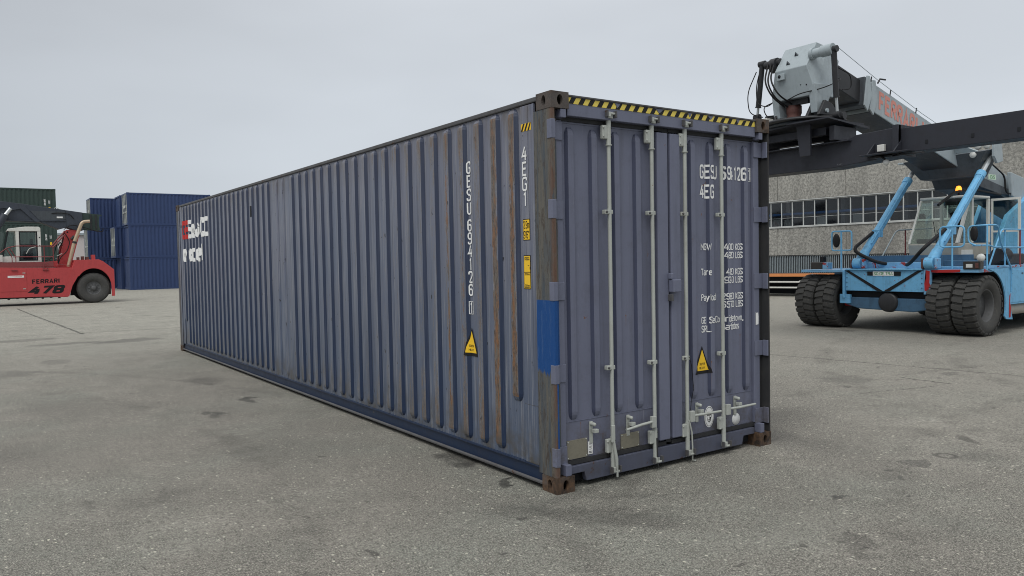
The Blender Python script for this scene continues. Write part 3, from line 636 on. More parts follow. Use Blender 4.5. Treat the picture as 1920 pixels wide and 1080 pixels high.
# door leaves
DOORX = ((.060, 1.205), (1.229, 2.378))
ribx = ((.228, .455, .682, .906), (1.532, 1.756, 1.983, 2.210))
TAPE = None
doors = []
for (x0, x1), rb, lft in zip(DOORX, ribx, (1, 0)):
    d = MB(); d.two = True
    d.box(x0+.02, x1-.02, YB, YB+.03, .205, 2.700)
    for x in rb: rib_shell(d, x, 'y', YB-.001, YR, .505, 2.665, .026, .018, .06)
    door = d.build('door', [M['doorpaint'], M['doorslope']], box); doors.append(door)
    xa = x0 if lft else x1
    # outer stile and centre stile
    if lft:
        bx('stile', M['cont'], door, .064, .140, YR-.006, YB, .205, 2.705, bevel=.004)
        bx('stile', M['cont'], door, 1.085, 1.203, .038, YB-.001, .225, 2.690, bevel=.006)
    else:
        bx('stile', M['cont'], door, 2.298, 2.374, YR-.006, YB, .205, 2.705, bevel=.004)
        bx('stile', M['cont'], door, 1.232, 1.345, .038, YB-.001, .225, 2.690, bevel=.006)
    bx('top_seam', M['cont'], door, x0+.082, x1-.12 if lft else x1-.08, YB-.006, YB, 2.692, 2.704)
    bx('weld_line', M['cont'], door, (x0+.082) if lft else (x0+.118), (x1-.122) if lft else (x1-.082), YB-.004, YB, .490, .495)
    g = MB(); g.box(x0-.012, x0+.019, .075, .11, .19, 2.73); g.box(x1-.019, x1+.012, .075, .11, .19, 2.73); g.box(x0+.0195, x1-.0195, .07, .11, 2.705, 2.734); g.box(x0+.0195, x1-.0195, .07, .11, .173, .204)
    g.build('gasket', M['rubber'], door)
    bx('stile_shade_strip', M['rubber'], door, *((1.066, 1.0845) if lft else (1.3455, 1.366)), YB-.010, YB-.0005, .225, 2.690)  # dark strip painting the shadow beside the centre stile
    for z in (.265, .87, 1.47, 2.06, 2.63):
        h = MB()
        if lft: h.box(-.005, .034, -.003, .05, z-.068, z+.068); h.box(.034, .140, .052, .060, z-.070, z+.062)
        else: h.box(WID-.036, WID-.022, -.002, .05, z-.070, z+.070); h.box(WID-.14, WID-.022, .052, .060, z-.066, z+.066)
        h.build('hinge', M['doorpaint'], door, .003)
    for z in (.155, 2.745):
        xx = .085 if lft else WID-.135
        bx('stop_block', M['cont'], door, xx, xx+.05, -.0, .07, z-.03 if z > 1 else z-.035, z+.045 if z < 1 else z+.03, bevel=.003)
bx('lock_box', M['cont'], doors[1], 1.198, 1.290, -.02, .037, 1.415, 1.520, bevel=.008)
bx('lock_lug', M['cont'], doors[1], 1.190, 1.222, .0, .036, 1.5215, 1.570, bevel=.006)
bx('lock_catch', M['darkrail'], doors[0], 1.190, 1.212, -.005, .037, 1.345, 1.400, bevel=.003)
# locking bars
YBAR = .040
for i, x in enumerate((.575, 1.027, 1.403, 1.852)):
    dr = doors[0] if i < 2 else doors[1]
    b = MB(); b.tube([(x, YBAR, .075), (x, YBAR, 2.775)], .0155, 14)
    b.tube([(x, YBAR, .10), (x, YBAR, .335)], .0195, 14); b.tube([(x, YBAR, 2.555), (x, YBAR, 2.735)], .0195, 14)
    b.tube([(x, YBAR, 2.548), (x, YBAR, 2.556)], .026, 14)
    # cam heads
    for z, sgn in ((2.77, 1), (.085, -1)):
        b.box(x-.024, x+.024, .012, .045, z-.020, z+.018); b.box(x-.036, x-.010, -.006, .016, z-.012, z+.024)
        b.tube([(x-.05, .008, z+sgn*.014), (x+.04, .008, z+sgn*.014)], .010, 8)
    b.build('locking_bar', M['galv'], dr, .002)
    for z in (2.775, .085):
        for dx in (-.052, .034): MB().box(x+dx, x+dx+.012, -.012, .019, z-.02, z+.03).build('cam_keeper', M['darkrail'], dr, .002)
    g = MB(); g.box(x-.066, x+.020, .030, YR-.003, 2.595, 2.700); g.build('bar_guide', M['galv'], dr, .008)
    g = MB(); g.box(x-.062, x+.020, .030, YR-.003, .215, .322); g.build('bar_guide', M['galv'], dr, .008)
    for z in (2.05, .868):
        g = MB(); g.box(x-.055, x+.026, .026, YR-.002, z-.018, z+.016); g.build('bar_clamp', M['galv'], dr, .006)
        bo = MB(); bo.lathe([(0, -.008), (.009, -.008), (.009, 0)], (x-.042, .026, z), 'y', 8); bo.build('bolt', M['darkrail'], dr)
    for z in (2.615, 2.68, .225, .305):
        for dx in (-.06, .012):
            bo = MB(); bo.lathe([(0, -.007), (.007, -.007), (.007, 0)], (x+dx, .030, z), 'y', 8); bo.build('bolt', M['dark'] if dx > 0 else M['galv'], dr)
    # handle
    if i == 0:
        h = MB(); h.box(x-.038, x-.008, .000, .022, .300, .430); h.tube([(x-.025, .010, .34), (x+.004, .004, .17), (x+.012, .006, .03)], [.011, .014, .009], 8)
    elif i == 1:
        h = MB(); h.box(x-.060, x-.012, .006, .034, .350, .440); h.tube([(x-.05, .016, .398), (x-.17, .012, .392), (x-.33, .018, .372)], [.011, .012, .010], 8)
    else:
        l_ = .39 if i == 2 else .40
        h = MB(); h.box(x+.012, x+.060, .006, .034, .335, .425); h.tube([(x+.05, .016, .385), (x+.17, .012, .382), (x+l_, .018, .378 if i == 2 else .384)], [.011, .012, .010], 8)
    h.build('handle', M['galv'], dr, .003)
    cx_ = (.395, .775, 1.565, 2.055)[i]
    c_ = MB(); c_.box(cx_-.017, cx_+.017, YB-.012, YB-.001, .305, .470); c_.box(cx_-.008, cx_+.034, .03, YB-.02, .388, .416); c_.lathe([(0, -.05), (.014, -.045), (.016, 0)], (cx_, YB-.01, .452), 'y', 10)
    c_.build('handle_catch', M['galv'], dr, .003)
# wires tied on the bars
MB().tube([(1.403, .02, .35), (1.425, .012, .25), (1.43, .010, .12), (1.428, .012, .02), (1.455, .0, -.0+.012)], .007, 6).build('tie_wire', M['galv'], doors[1])
MB().tube([(1.027, .02, .26), (1.03, .016, .12), (1.032, .012, .03)], .006, 6).build('tie_wire', M['greasy'], doors[0])
MB().tube([(1.41, .02, .88), (1.47, .05, .80), (1.50, .055, .6), (1.47, .055, .5), (1.44, .04, .42)], .0025, 5).build('tie_wire', M['black'], doors[1])
# plates, stickers and lettering on the doors
allr = ribx[0]+ribx[1]
def door_surf(p, d=.0035):
    y = YB
    if .53 < p.z < 2.64:
        for x in allr:
            t = abs(p.x-x)
            if t <= .026+1e-5: y = YR
            elif t < .044: y = YR+(YB-YR)*(t-.026)/.018
    return Vector((p.x, y-d+p.y, p.z))
dcuts = [(Vector((x+o, 0, 0)), Vector((1, 0, 0))) for x in allr for o in (-.044, -.026, .026, .044)]
def dtext(t, x, z, h, pitch=None, align='LEFT', th=.95, gap=1.5, sx=1., d=.0035):
    dr = doors[0] if x < 1.2 else doors[1]
    return lay('lettering', M['white'], dr, stroke_text(t, h, pitch, th, align, sx, gap), (x, 0, z), (1, 0, 0), (0, 0, 1), lambda p: door_surf(p, d), dcuts)
dtext('GESU', 1.632, 2.412, .100, .0545, sx=.64, th=1.3); dtext('694126', 1.903, 2.412, .100, .0515, sx=.62, th=1.3); dtext('1', 2.276, 2.412, .088, None, 'CENTER', sx=.8)
lay('lettering', M['white'], doors[1], frame(.036, .118, .0045), (2.276, 0, 2.412), (1, 0, 0), (0, 0, 1), door_surf, dcuts)
dtext('4EG', 1.632, 2.246, .100, .052, sx=.62, th=1.3); dtext('1', 1.885, 2.246, .100, sx=.62, th=1.3)
for t, z in (('MGW', 1.780), ('Tare', 1.567), ('Payload', 1.352), ('GE SeaCo', 1.158), ('SRL.', 1.084)): dtext(t, 1.642, z, .050, sx=.82, gap=1.5, th=1.15)
for t, z in (('34000 KGS', 1.778), ('74950 LBS', 1.706), ('4190 KGS', 1.563), ('9240 LBS', 1.492), ('29810 KGS', 1.350), ('65710 LBS', 1.280)): dtext(t, 2.168, z, .050, align='RIGHT', sx=.80, gap=1.5, th=1.15)
dtext('Bridgetown,', 1.912, 1.158, .050, sx=.80, gap=1.4, th=1.15); dtext('Barbados', 1.912, 1.088, .050, sx=.80, gap=1.4, th=1.15)
def tri(cx, cz, w, h, rt, u, v, parent, surf, cuts, org):
    A = [(-w/2, -h/2), (w/2, -h/2), (0, h/2)]
    B = [(-w/2*.70, -h/2+.026), (w/2*.70, -h/2+.026), (0, h/2*.74)]
    o1 = lay('warning_sticker', M['black'], parent, poly(A), org, u, v, lambda p: surf(p, .004), cuts)
    lay('sticker_face', M['yellow'], o1, poly(B), org, u, v, lambda p: surf(p, .0055), cuts)
    for t, dz in (('SUPER', -.035), ('HEAVY', -.068)):
        lay('lettering', M['black'], o1, stroke_text(t, .017, None, 1.0, 'CENTER'), Vector(org)+Vector(v)*dz*h/.235, u, v, lambda p: surf(p, .007), cuts)
tri(0, 0, .215, .235, 0, (1, 0, 0), (0, 0, 1), doors[1], door_surf, dcuts, (1.640, 0, .825))
def door_flat(x0, x1, z0, z1, name, mat, dr, y=YB-.006): return MB().box(x0, x1, y, YB-.0005, z0, z1).build(name, M[mat], dr, .001)
door_flat(.160, .357, .210, .352, 'data_plate', 'plate', doors[0], YB-.008); door_flat(.700, .895, .208, .325, 'data_plate', 'plate', doors[0], YB-.008)
st = door_flat(.366, .412, .222, .318, 'barcode_sticker', 'white', doors[0])
lay('lettering', M['black'], st, merge(*[(rect(.034, .004), 0, -.036+.009*k) for k in range(2)], *[(rect(.026, .003), 0, k) for k in (.036, .028, .012, .004, -.01)]), (.389, YB-.0072, .27), (1, 0, 0), (0, 0, 1))
for (x, z) in ((.17, .34), (.345, .345), (.17, .22), (.345, .22), (.71, .315), (.885, .315), (.71, .218), (.885, .218)):
    MB().lathe([(0, -.004), (.005, -.003), (.006, 0)], (x, YB-.008, z), 'y', 8).build('rivet', M['galv'], doors[0])
em = MB().lathe([(0, -.0035), (.052, -.0035), (.052, 0)], (0, 0, 0), 'y', 28).build('round_sticker', M['white'], doors[1], 0, (0, 0, 0)); em.location = (2.075, YB, .262)
ov = lay('oval_emblem', M['white'], doors[1], disc(.058, .092), (1.722, YB-.0035, .330), (1, 0, 0), (0, 0, 1))
sh = [(-.028, .040), (.028, .040), (.030, .0), (.018, -.035), (0, -.05), (-.018, -.035), (-.030, .0)]
def outline(pts, t):
    c = (sum(p[0] for p in pts)/len(pts), sum(p[1] for p in pts)/len(pts)); n = len(pts)
    q = [(c[0]+(p[0]-c[0])*t, c[1]+(p[1]-c[1])*t) for p in pts]
    return list(pts)+q, [[k, (k+1) % n, n+(k+1) % n, n+k] for k in range(n)]
lay('emblem_print', M['black'], ov, merge((ring(1, .955, 32, .05, .083), 0, 0), (outline(sh, .86), 0, 0), (rect(.004, .08), 0, 0), (rect(.05, .004), 0, .012), (rect(.012, .02), -.014, .025), (rect(.012, .016), .014, -.012), (rect(.03, .004), 0, -.026), (ring(1, .75, 14, .012, .012), .014, .026)), (1.722, YB-.0055, .330), (1, 0, 0), (0, 0, 1))
lay('torn_label', M['white'], doors[1], poly([(-.020, -.056), (.018, -.052), (.02, .02), (.014, .055), (-.006, .05), (-.019, .058)]), (2.336, YR-.0095, 1.135), (1, 0, 0), (0, 0, 1))
# hazard tapes
def tape(L_, h, n, sk, seed):
    rr = random.Random(seed); gs = []; p = L_/n
    for k in range(n):
        x = -L_/2+k*p; w = p*.48
        t0 = h*rr.choice((0, 0, 0, .15)); pts = [(x, -h/2), (x+w, -h/2), (min(x+w+sk, L_/2), h/2), (min(x+sk, L_/2), h/2-t0)]
        gs.append((poly(pts), 0, 0))
    return merge(*gs)
tp = bx('hazard_tape', M['tapeyellow'], hd, .170, 2.27, .0175, .0195, 2.823, 2.868)
lay('tape_stripes', M['black'], tp, tape(2.096, .0445, 23, .030, 2), (1.22, .0165, 2.8455), (1, 0, 0), (0, 0, 1))
for x0, w in ((.62, .06), (1.05, .09), (1.42, .05), (1.66, .07), (2.02, .05)):
    lay('torn_tape', M['cont'], tp, poly([(0, .023), (w, .023), (w*.7, .0), (w*.45, -.012), (w*.3, .004)]), (x0, .0158, 2.8455), (1, 0, 0), (0, 0, 1))
# lettering on the side wall
def side_surf(p, d=.003):
    y = p.y; x = XI
    if y < .403 or y > 11.79: x = XI-.018
    for c in ribs_near+ribs_far:
        t = abs(y-c)
        if t <= .040+1e-5: x = XO
        elif t < .070: x = XO+(XI-XO)*(t-.040)/.030
    return Vector((x-d-.002+p.x, y, p.z))
scuts = [(Vector((0, c+o, 0)), Vector((0, 1, 0))) for c in ribs_near[:6]+ribs_far[:10] for o in (-.070, -.040, .040, .070)]
U, V = (0, -1, 0), (0, 0, 1)
def stext(t, y, z, h, sx=.9, mat='white', d=.003):
    return lay('lettering', M[mat], box, stroke_text(t, h, None, 1.15, 'CENTER', sx), (0, y, z), U, V, lambda p: side_surf(p, d), scuts)
y_ = 1.165
for k, ch in enumerate('GESU'): stext(ch, y_, 2.475-.113*k, .090)
for k, ch in enumerate('694126'): stext(ch, y_, 1.995-.108*k, .088)
stext('1', y_, 1.305, .080); lay('lettering', M['white'], box, frame(.06, .108, .005), (0, y_, 1.305), U, V, side_surf, scuts)
for k, ch in enumerate('4EG1'): stext(ch, .348, 2.492-.113*k, .092)
tri(0, 0, .20, .24, 0, U, V, box, side_surf, scuts, (0, 1.165, 1.02))
def sticker(y, z, w, h):
    a = lay('height_sticker', M['black'], box, rect(w, h), (XI-.0195, y, z), U, V)
    return a, lay('sticker_face', M['yellow'], a, rect(w-.012, h-.012), (XI-.021, y, z), U, V)
a, f_ = sticker(.338, 1.925, .088, .160)
for t, dz in (('2.9m', .037), ("9'6\"", -.037)): lay('lettering', M['black'], a, stroke_text(t, .050, None, 1.0, 'CENTER', .8, width=.066), (XI-.0225, .338, 1.925+dz), U, V)
a, f_ = sticker(.338, 1.607, .088, .255)
lay('lettering', M['black'], a, merge((rect(.082, .004), 0, .0), (rect(.06, .004), 0, .112), (rect(.06, .004), 0, -.115), (rect(.004, .02), .036, .03), (rect(.02, .003), .02, .05)), (XI-.0225, .338, 1.607), U, V)
for t, dz in (('2438mm', .098), ('2896mm', -.014), ('2591mm', -.1)): lay('lettering', M['black'], a, stroke_text(t, .014, None, 1.0, 'CENTER', .9), (XI-.0225, .338, 1.607+dz), U, V)
a = lay('hazard_tape', M['yellow'], box, rect(.125, .055), (XI-.0195, .325, 2.685), U, V)
lay('tape_stripes', M['black'], a, tape(.125, .054, 3, .03, 1), (XI-.021, .325, 2.685), U, V)
def ftext(t, ya, yb_, z, h, mat, off):
    g = stroke_text(t, h, None, off, 'LEFT', gap=2.2, width=ya-yb_); lay('lettering', M[mat], box, g, (0, ya, z), U, V, lambda p: side_surf(p, .003), scuts)
ftext('GE', 11.72, 11.28, 2.385, .27, 'redtxt', 2.2); ftext('SeaCO', 11.24, 9.78, 2.385, .27, 'white', 2.0)
ftext('excel', 11.66, 10.2, 1.94, .27, 'white', 1.8)
# lashing ring / small dark vent marks near far top corner
MB().lathe([(.0, -.004), (.03, -.004), (.03, .0)], (XI-.02, 11.86, 2.47), 'x', 12).build('wall_vent', M['darkrail'], box)
bx('wall_vent', M['dark'], box, XO-.006, XO, 7.18, 7.24, 2.40, 2.56, bevel=.003)

# ------------------------------------------------------------ stacked containers far behind
def small_container(name, mat, L_, W_, H_, label, cat, group, bars=True, number=False):
    r = root(name, (0, 0, 0), label, cat, group); e = .06
    b = MB()
    corr(b, .12, L_-.12, .26, .01, .045, lambda u, d, z: (u, d, z), .14, H_-.1); b.build('side_wall', mat, r)
    b = MB(); corr(b, .12, L_-.12, .26, W_-.01, W_-.045, lambda u, d, z: (u, d, z), .14, H_-.1); b.build('side_wall', mat, r)
    b = MB()
    for x in (0, L_-.12):
        for y in (0, W_-.12): b.box(x, x+.12, y, y+.12, .12, H_-.12)
    for y in (0.004, W_-.084):
        b.box(.12, L_-.12, y, y+.08, .0, .14); b.box(.12, L_-.12, y, y+.08, H_-.1, H_-.01)
    for x in (.004, L_-.084): b.box(x, x+.08, .12, W_-.12, .02, .18); b.box(x, x+.08, .12, W_-.12, H_-.12, H_-.01)
    b.build('frame', mat, r)
    for x in (-.006, L_-.172):
        for y in (-.006, W_-.156):
            for z in (0, H_-.12): MB().box(x, x+.178, y, y+.162, z, z+.12).build('corner_casting', mat, r)
    b = MB(); b.box(.05, L_-.05, .05, W_-.05, H_-.03, H_-.02); b.build('roof', mat, r)
    b = MB(); b.box(.05, L_-.05, .05, W_-.05, .12, .15); b.build('floor', M['dark'], r)
    b = MB(); corr(b, .1, W_-.1, .25, L_-.02, L_-.06, lambda u, d, z: (d, u, z), .16, H_-.12); b.build('end_wall', mat, r)
    for y0, y1 in ((.1, W_/2-.01), (W_/2+.01, W_-.1)):
        d = MB().box(.055, .085, y0, y1, .18, H_-.12).build('door', mat, r)
        if bars:
            for yy in (y0+.28, y1-.22):
                MB().tube([(.02, yy, .06), (.02, yy, H_-.05)], .032, 6).build('locking_bar', M['galv'], d)
            MB().box(.0, .03, y0+.1, y1-.3, .95, 1.05).build('handle', M['galv'], d)
            MB().box(.035, .05, y0+.12, y1-.4, 1.35, 1.55).build('door_plate', M['white'], d)
    return r
hc = 2.467
bc = small_container('stacked_container', M['bluecont'], 6.06, 2.44, hc-.012, '', 'container', 'navy containers stacked three high')
bd = small_container('stacked_container', M['bluecont'], 6.06, 2.44, hc-.012, '', 'container', 'navy containers stacked three high', bars=False)
zb = gz(0, 60)
used = {}
spots = [(bd, 6.50, 60.4, 0, 'bottom navy container of the front stack, resting on the ground'),
         (bd, 6.52, 60.42, 1, 'middle navy container of the front stack, its long side facing us'),
         (bc, 6.47, 60.4, 2, 'topmost navy container of the front stack with silver door bars'),
         (bd, 6.30, 63.1, 0, 'bottom navy container of the stack just behind the front one'),
         (bc, 5.95, 63.1, 1, 'middle navy container just behind the front stack with silver door bars'),
         (bd, 6.40, 63.3, 2, 'topmost navy container half hidden behind the front stack'),
         (bc, 4.55, 66.6, 0, 'bottom navy container of the farthest stack, behind the red wheel arch'),
         (bc, 4.45, 66.6, 1, 'middle navy container of the farthest stack, beside the red boom end'),
         (bc, 4.72, 66.6, 2, 'topmost navy container of the farthest stack, silver bars on its door')]
for src, x, y, k, lab in spots:
    if src.name not in used: o = src; used[src.name] = 1
    else: o = copy_tree(src)
    o.location = (x, y, zb+k*hc); o.rotation_euler = (0, 0, R((.25, -.2, .1)[k])); o['label'] = lab
gc = small_container('green_container', M['greencont'], 6.06, 2.44, hc-.012, '', 'container', 'dark green containers stacked three high')
for k, lab in enumerate(('bottom dark green container behind the red machine cab', 'middle dark green container seen through the red machine cab', 'topmost dark green container above the dark boom')):
    o = gc if k == 0 else copy_tree(gc)
    o.location = (1.76-6.06, 59.5, zb+k*hc); o['label'] = lab
    if k:
        x = 6.06
        for dx, h in ((.67, 1.35), (.40, .75)):
            t = text_geo('TRIU 482', .15, .75, .004) if dx > .6 else text_geo('22G1', .15, .75, .004)
            a = lay('lettering', M['white'], o, ([(y_*-1, x_) for x_, y_ in [(p[0], p[1]) for p in t[0]]], t[1]), (o.location.x+x-dx, 59.5+.004, o.location.z+1.5), (1, 0, 0), (0, 0, -1))
        bx('height_sticker', M['yellow'], o, o.location.x+x-.46, o.location.x+x-.34, 59.498, 59.503, o.location.z+.95, o.location.z+1.15)

# pale shed far off between the stacks
ps = root('warehouse', (4.3, 76, zb), 'small pale pinkish warehouse glimpsed between the red mast and the navy stack', 'warehouse')
bx('wall', M['palewall'], ps, 1.5, 9, 76, 84, zb, 4.6); bx('roof', M['boomgrey'], ps, 1.3, 9.2, 75.8, 84.2, 4.61, 4.8)
for k in range(5): bx('window', M['dark'], ps, 2.0+k*1.1, 2.7+k*1.1, 75.97, 75.995, 1.1, 1.6)

# ------------------------------------------------------------ industrial hall
XW = 30.
hall = root('industrial_hall', (XW+4, 12, 0), 'long grey exposed-aggregate industrial hall with a ribbon of windows behind the blue machine', 'building')
Y0, NP, PW = 5.0, 26, .62
wz0, wz1, ztop = 3.05, 4.29, 6.05
MB().box(XW+.25, XW+10, Y0-6, Y0+NP*PW+6, ztop-.03, ztop+.15).build('roof', M['hall'], hall)
bx('inner_wall', M['hall'], hall, XW+3.2, XW+3.3, Y0-6, Y0+NP*PW+6, 0, ztop-.04)
bx('inner_floor', M['hall'], hall, XW+.26, XW+3.19, Y0-6, Y0+NP*PW+6, 2.2, 2.25)
bx('inner_ceiling', M['hall'], hall, XW+.26, XW+3.19, Y0-6, Y0+NP*PW+6, 4.9, 4.95)
pw = PW*6
for k in range(-2, 6):
    ya = Y0+.2+k*pw; pr = .0
    bx('concrete_panel', M['conc'], hall, XW, XW+.25, ya+.012, ya+pw-.012, wz1+.06, ztop, bevel=.012)
    bx('concrete_panel', M['conc'], hall, XW+.01, XW+.25, ya+.012, ya+pw-.012, 0, wz0-.06, bevel=.012)
bx('window_sill', M['frame'], hall, XW-.03, XW+.2, Y0-7, Y0+NP*PW+7, wz0-.055, wz0-.01)
bx('window_head', M['frame'], hall, XW-.01, XW+.2, Y0-7, Y0+NP*PW+7, wz1+.015, wz1+.055)
rr = random.Random(3)
wf = MB(); t = .022
wf.box(-.03, .03, 0, t, 0, wz1-wz0); wf.box(-.03, .03, PW-t, PW, 0, wz1-wz0); wf.box(-.029, .029, t, PW-t, 0, .03); wf.box(-.029, .029, t, PW-t, wz1-wz0-.03, wz1-wz0); wf.box(-.012, .012, t, PW-t, .425, .437)
w0 = wf.build('window', M['frame'], hall, 0, (0, 0, 0)); w0.location = (XW+.08-hall.location.x, Y0-hall.location.y, wz0)
p0 = MB().box(-.004, .004, t, PW-t, .03, wz1-wz0-.03).build('pane', M['hallglass'], w0, 0, (0, 0, 0))
for k in range(-2, NP):
    if k == 0: continue
    c_ = w0.copy(); C.objects.link(c_); c_.parent = hall; c_.location = (XW+.08-hall.location.x, Y0+k*PW-hall.location.y, wz0)
    q = p0.copy(); C.objects.link(q); q.parent = c_
    q.rotation_euler = (0, R(rr.uniform(-1.2, 1.2)), 0)
for k in range(-2, NP):
    if rr.random() < .62:
        h = rr.choice((.35, .40, .42, .40, 1.2))
        bx('blind', M['blind'], hall, XW+.20, XW+.22, Y0+k*PW+.03, Y0+(k+1)*PW-.03, wz0+.02, wz0+h)
MB().tube([(XW+.5, Y0-3, 3.68), (XW+.5, Y0+NP*PW+3, 3.68)], .07, 8).build('overhead_pipe', M['bluepipe'], hall)
for k in range(6): bx('hall_column', M['palewall'], hall, XW+1.6, XW+1.8, Y0+k*3.1, Y0+k*3.1+.2, 2.26, 4.89)

# ribbed metal fence in front of the hall
fe = root('metal_fence', (27, 13.5, 0), 'dark ribbed metal fence running below the hall windows', 'fence')
bx('backing_sheet', M['dark'], fe, 27.03, 27.06, 2.5, 22, 0, 1.60)
b = MB(); k = 0; y = 2.5
while y < 22: b.box(26.98, 27.028, y, y+.016, .02, 1.605); y += .090
o = b.build('fence_ribs', M['boomgrey'], fe); o['kind'] = 'stuff'
bx('top_rail', M['dark'], fe, 26.97, 27.07, 2.5, 22, 1.607, 1.64)

# flatbed trailer
tr = root('flatbed_trailer', (23.5, 14.6, 0), 'parked flatbed trailer with an orange side rail and pale underrun guard behind the container', 'trailer')
ta = Vector((22.2, 17.5, 0)); tdir = Vector((.35, -1, 0)).normalized(); tn = Vector((-tdir.y, tdir.x, 0))
def tb(name, mat, a0, a1, d0, d1, z0, z1):
    A = []
    for d in (d0, d1):
        for a, z in ((a0, z0), (a1, z0), (a1, z1), (a0, z1)): A.append(ta+tdir*a+tn*d+Vector((0, 0, z)))
    return MB().hull8(A[:4], A[4:]).build(name, M[mat], tr, .004)
sg = 1
tb('side_rail', 'orange', -3, 5.6, 0, .05, .80, .92)
tb('deck', 'dark', -3, 5.55, .051, 2.3, .78, .90)
tb('chassis_beam', 'dark', -3, 5.4, .5, .7, .50, .779)
for z in (.335, .56): tb('guard_rail', 'cabwhite', -2.6, 4.25, .04, .07, z, z+.06)
for a in (-.9, .3, 1.5, 2.15, 3.45, 4.19): tb('guard_post', 'cabwhite', a, a+.06, .071, .10, .30, .64)
tb('mud_flap', 'dark', -1, 4.7, 1.2, 1.25, .06, .77)
for a in (-.6, .7, 5.0):
    cpt = ta+tdir*a+tn*.3
    MB().tube([cpt-tn*.0+Vector((0, 0, .42)), cpt+tn*.35+Vector((0, 0, .42))], .42, 20).build('wheel', M['tyre'], tr)
lay('lettering', M['white'], tr, stroke_text('SAM', .075, None, 1.5, 'CENTER', 1.2), ta+tdir*4.05-tn*.004+Vector((0, 0, .86)), tdir, (0, 0, 1))

# ------------------------------------------------------------ tyres
def tyre_mesh(Rr, w, rimr, lugs=True, n=48):
    b = MB(); h = w/2
    pr = [(rimr, -h*.72), (rimr+.02, -h*.86), (rimr+(Rr-rimr)*.45, -h), (Rr*.885, -h*.96), (Rr*.943, -h*.86), (Rr*.95, -h*.4), (Rr*.95, 0), (Rr*.95, h*.4), (Rr*.943, h*.86), (Rr*.885, h*.96), (rimr+(Rr-rimr)*.45, h), (rimr+.02, h*.86), (rimr, h*.72)]
    b.lathe(pr, (0, 0, 0), 'y', n)
    if lugs:
        m = 25
        for k in range(m):
            for sgn in (-1, 1):
                a0 = 2*PI*(k+(.5 if sgn > 0 else 0))/m; da = 2*PI/m*.36
                def P(a, y, r): return (r*math.cos(a), y, r*math.sin(a))
                A = []; B = []
                st = [(0.02, .20), (.35, .17), (.88, .0), (1.0, -.02)]
                pts = []
                for yy, sh_ in st:
                    rr_ = Rr if yy < .9 else Rr*.945
                    ro = Rr*.945 if yy < .9 else Rr*.885
                    a = a0+sh_*2*PI/m
                    pts.append([P(a-da, sgn*yy*h, ro), P(a-da*.85, sgn*yy*h, rr_), P(a+da*.85, sgn*yy*h, rr_), P(a+da, sgn*yy*h, ro)])
                for i in range(3): b.add(pts[i]+pts[i+1], [(0, 1, 5, 4), (1, 2, 6, 5), (2, 3, 7, 6)])
                b.add(pts[0], [(0, 1, 2, 3)]); b.add(pts[3], [(0, 1, 2, 3)])
    else:
        for y in (-.55, -.2, .2, .55): b.lathe([(Rr*.962, h*y-.03), (Rr, h*y-.028), (Rr, h*y+.028), (Rr*.962, h*y+.03)], (0, 0, 0), 'y', n)
        b.lathe([(Rr*.96, -h*.86), (Rr*.985, -h*.8), (Rr*.985, -h*.7), (Rr*.96, -h*.66)], (0, 0, 0), 'y', n); b.lathe([(Rr*.96, h*.86), (Rr*.985, h*.8), (Rr*.985, h*.7), (Rr*.96, h*.66)], (0, 0, 0), 'y', n)
    return b
def rim_mesh(rimr, w, deep, spokes=0):
    """dish; outer face at -y"""
    h = w/2*.74; b = MB()
    b.lathe([(rimr+.015, -h), (rimr-.01, -h-.008), (rimr-.02, -h+.01), (rimr*.90, -h+deep*.6), (rimr*.80, -h+deep), (rimr*.34, -h+deep), (rimr*.32, -h+deep-.06), (rimr*.2, -h+deep-.08), (0.001, -h+deep-.08)], (0, 0, 0), 'y', 36)
    b.lathe([(rimr+.015, h), (rimr-.02, h), (rimr*.88, h*.3), (rimr*.85, -h*.2), (.05, -h*.2)], (0, 0, 0), 'y', 36)
    for k in range(spokes):
        a = 2*PI*k/spokes; c_, s_ = math.cos(a), math.sin(a)
        b.tube([(rimr*.5*c_, -h+deep-.012, rimr*.5*s_), (rimr*.78*c_, -h+deep-.012, rimr*.78*s_)], .018, 6)
    for k in range(12):
        a = 2*PI*k/12+.2; b.lathe([(0, -.03), (.014, -.03), (.014, 0)], (rimr*.42*math.cos(a), -h+deep, rimr*.42*math.sin(a)), 'y', 6)
    return b

# ------------------------------------------------------------ blue reach stacker
bs = root('blue_reach_stacker', (13.05, 4.75, 0), 'light blue reach stacker with raised grey boom and black spreader', 'reach stacker')
def P(name, mat, *b, bevel=.006, par=None): return MB().box(*b).build(name, M[mat], par or bs, bevel)
tw = .47; TR = .605
t0 = tyre_mesh(TR, tw, .325).build('tyre', M['tyre'], bs, 0, (0, 0, 0)); r0 = rim_mesh(.325, tw, .20).build('rim', M['rim'], t0, 0, (0, 0, 0))
def place(o, x, y, z, rot=0, flip=False):
    o.location = (x-bs.location.x, y-bs.location.y, z); o.rotation_euler = (0, rot, PI if flip else 0)
place(t0, 13.05, 3.02, TR)
for (x, y, fl) in ((13.05, 3.53, False), (13.05, 6.05, True), (13.05, 6.56, True), (17.6, 3.3, False), (17.6, 6.2, True)):
    c_ = t0.copy(); C.objects.link(c_); c_.parent = bs; q = r0.copy(); C.objects.link(q); q.parent = c_; place(c_, x, y, TR, random.random()*3, fl)
c0 = 4.70
fp = P('front_plate', 'blue', 12.60, 12.68, 3.84, 5.58, .865, 1.315)
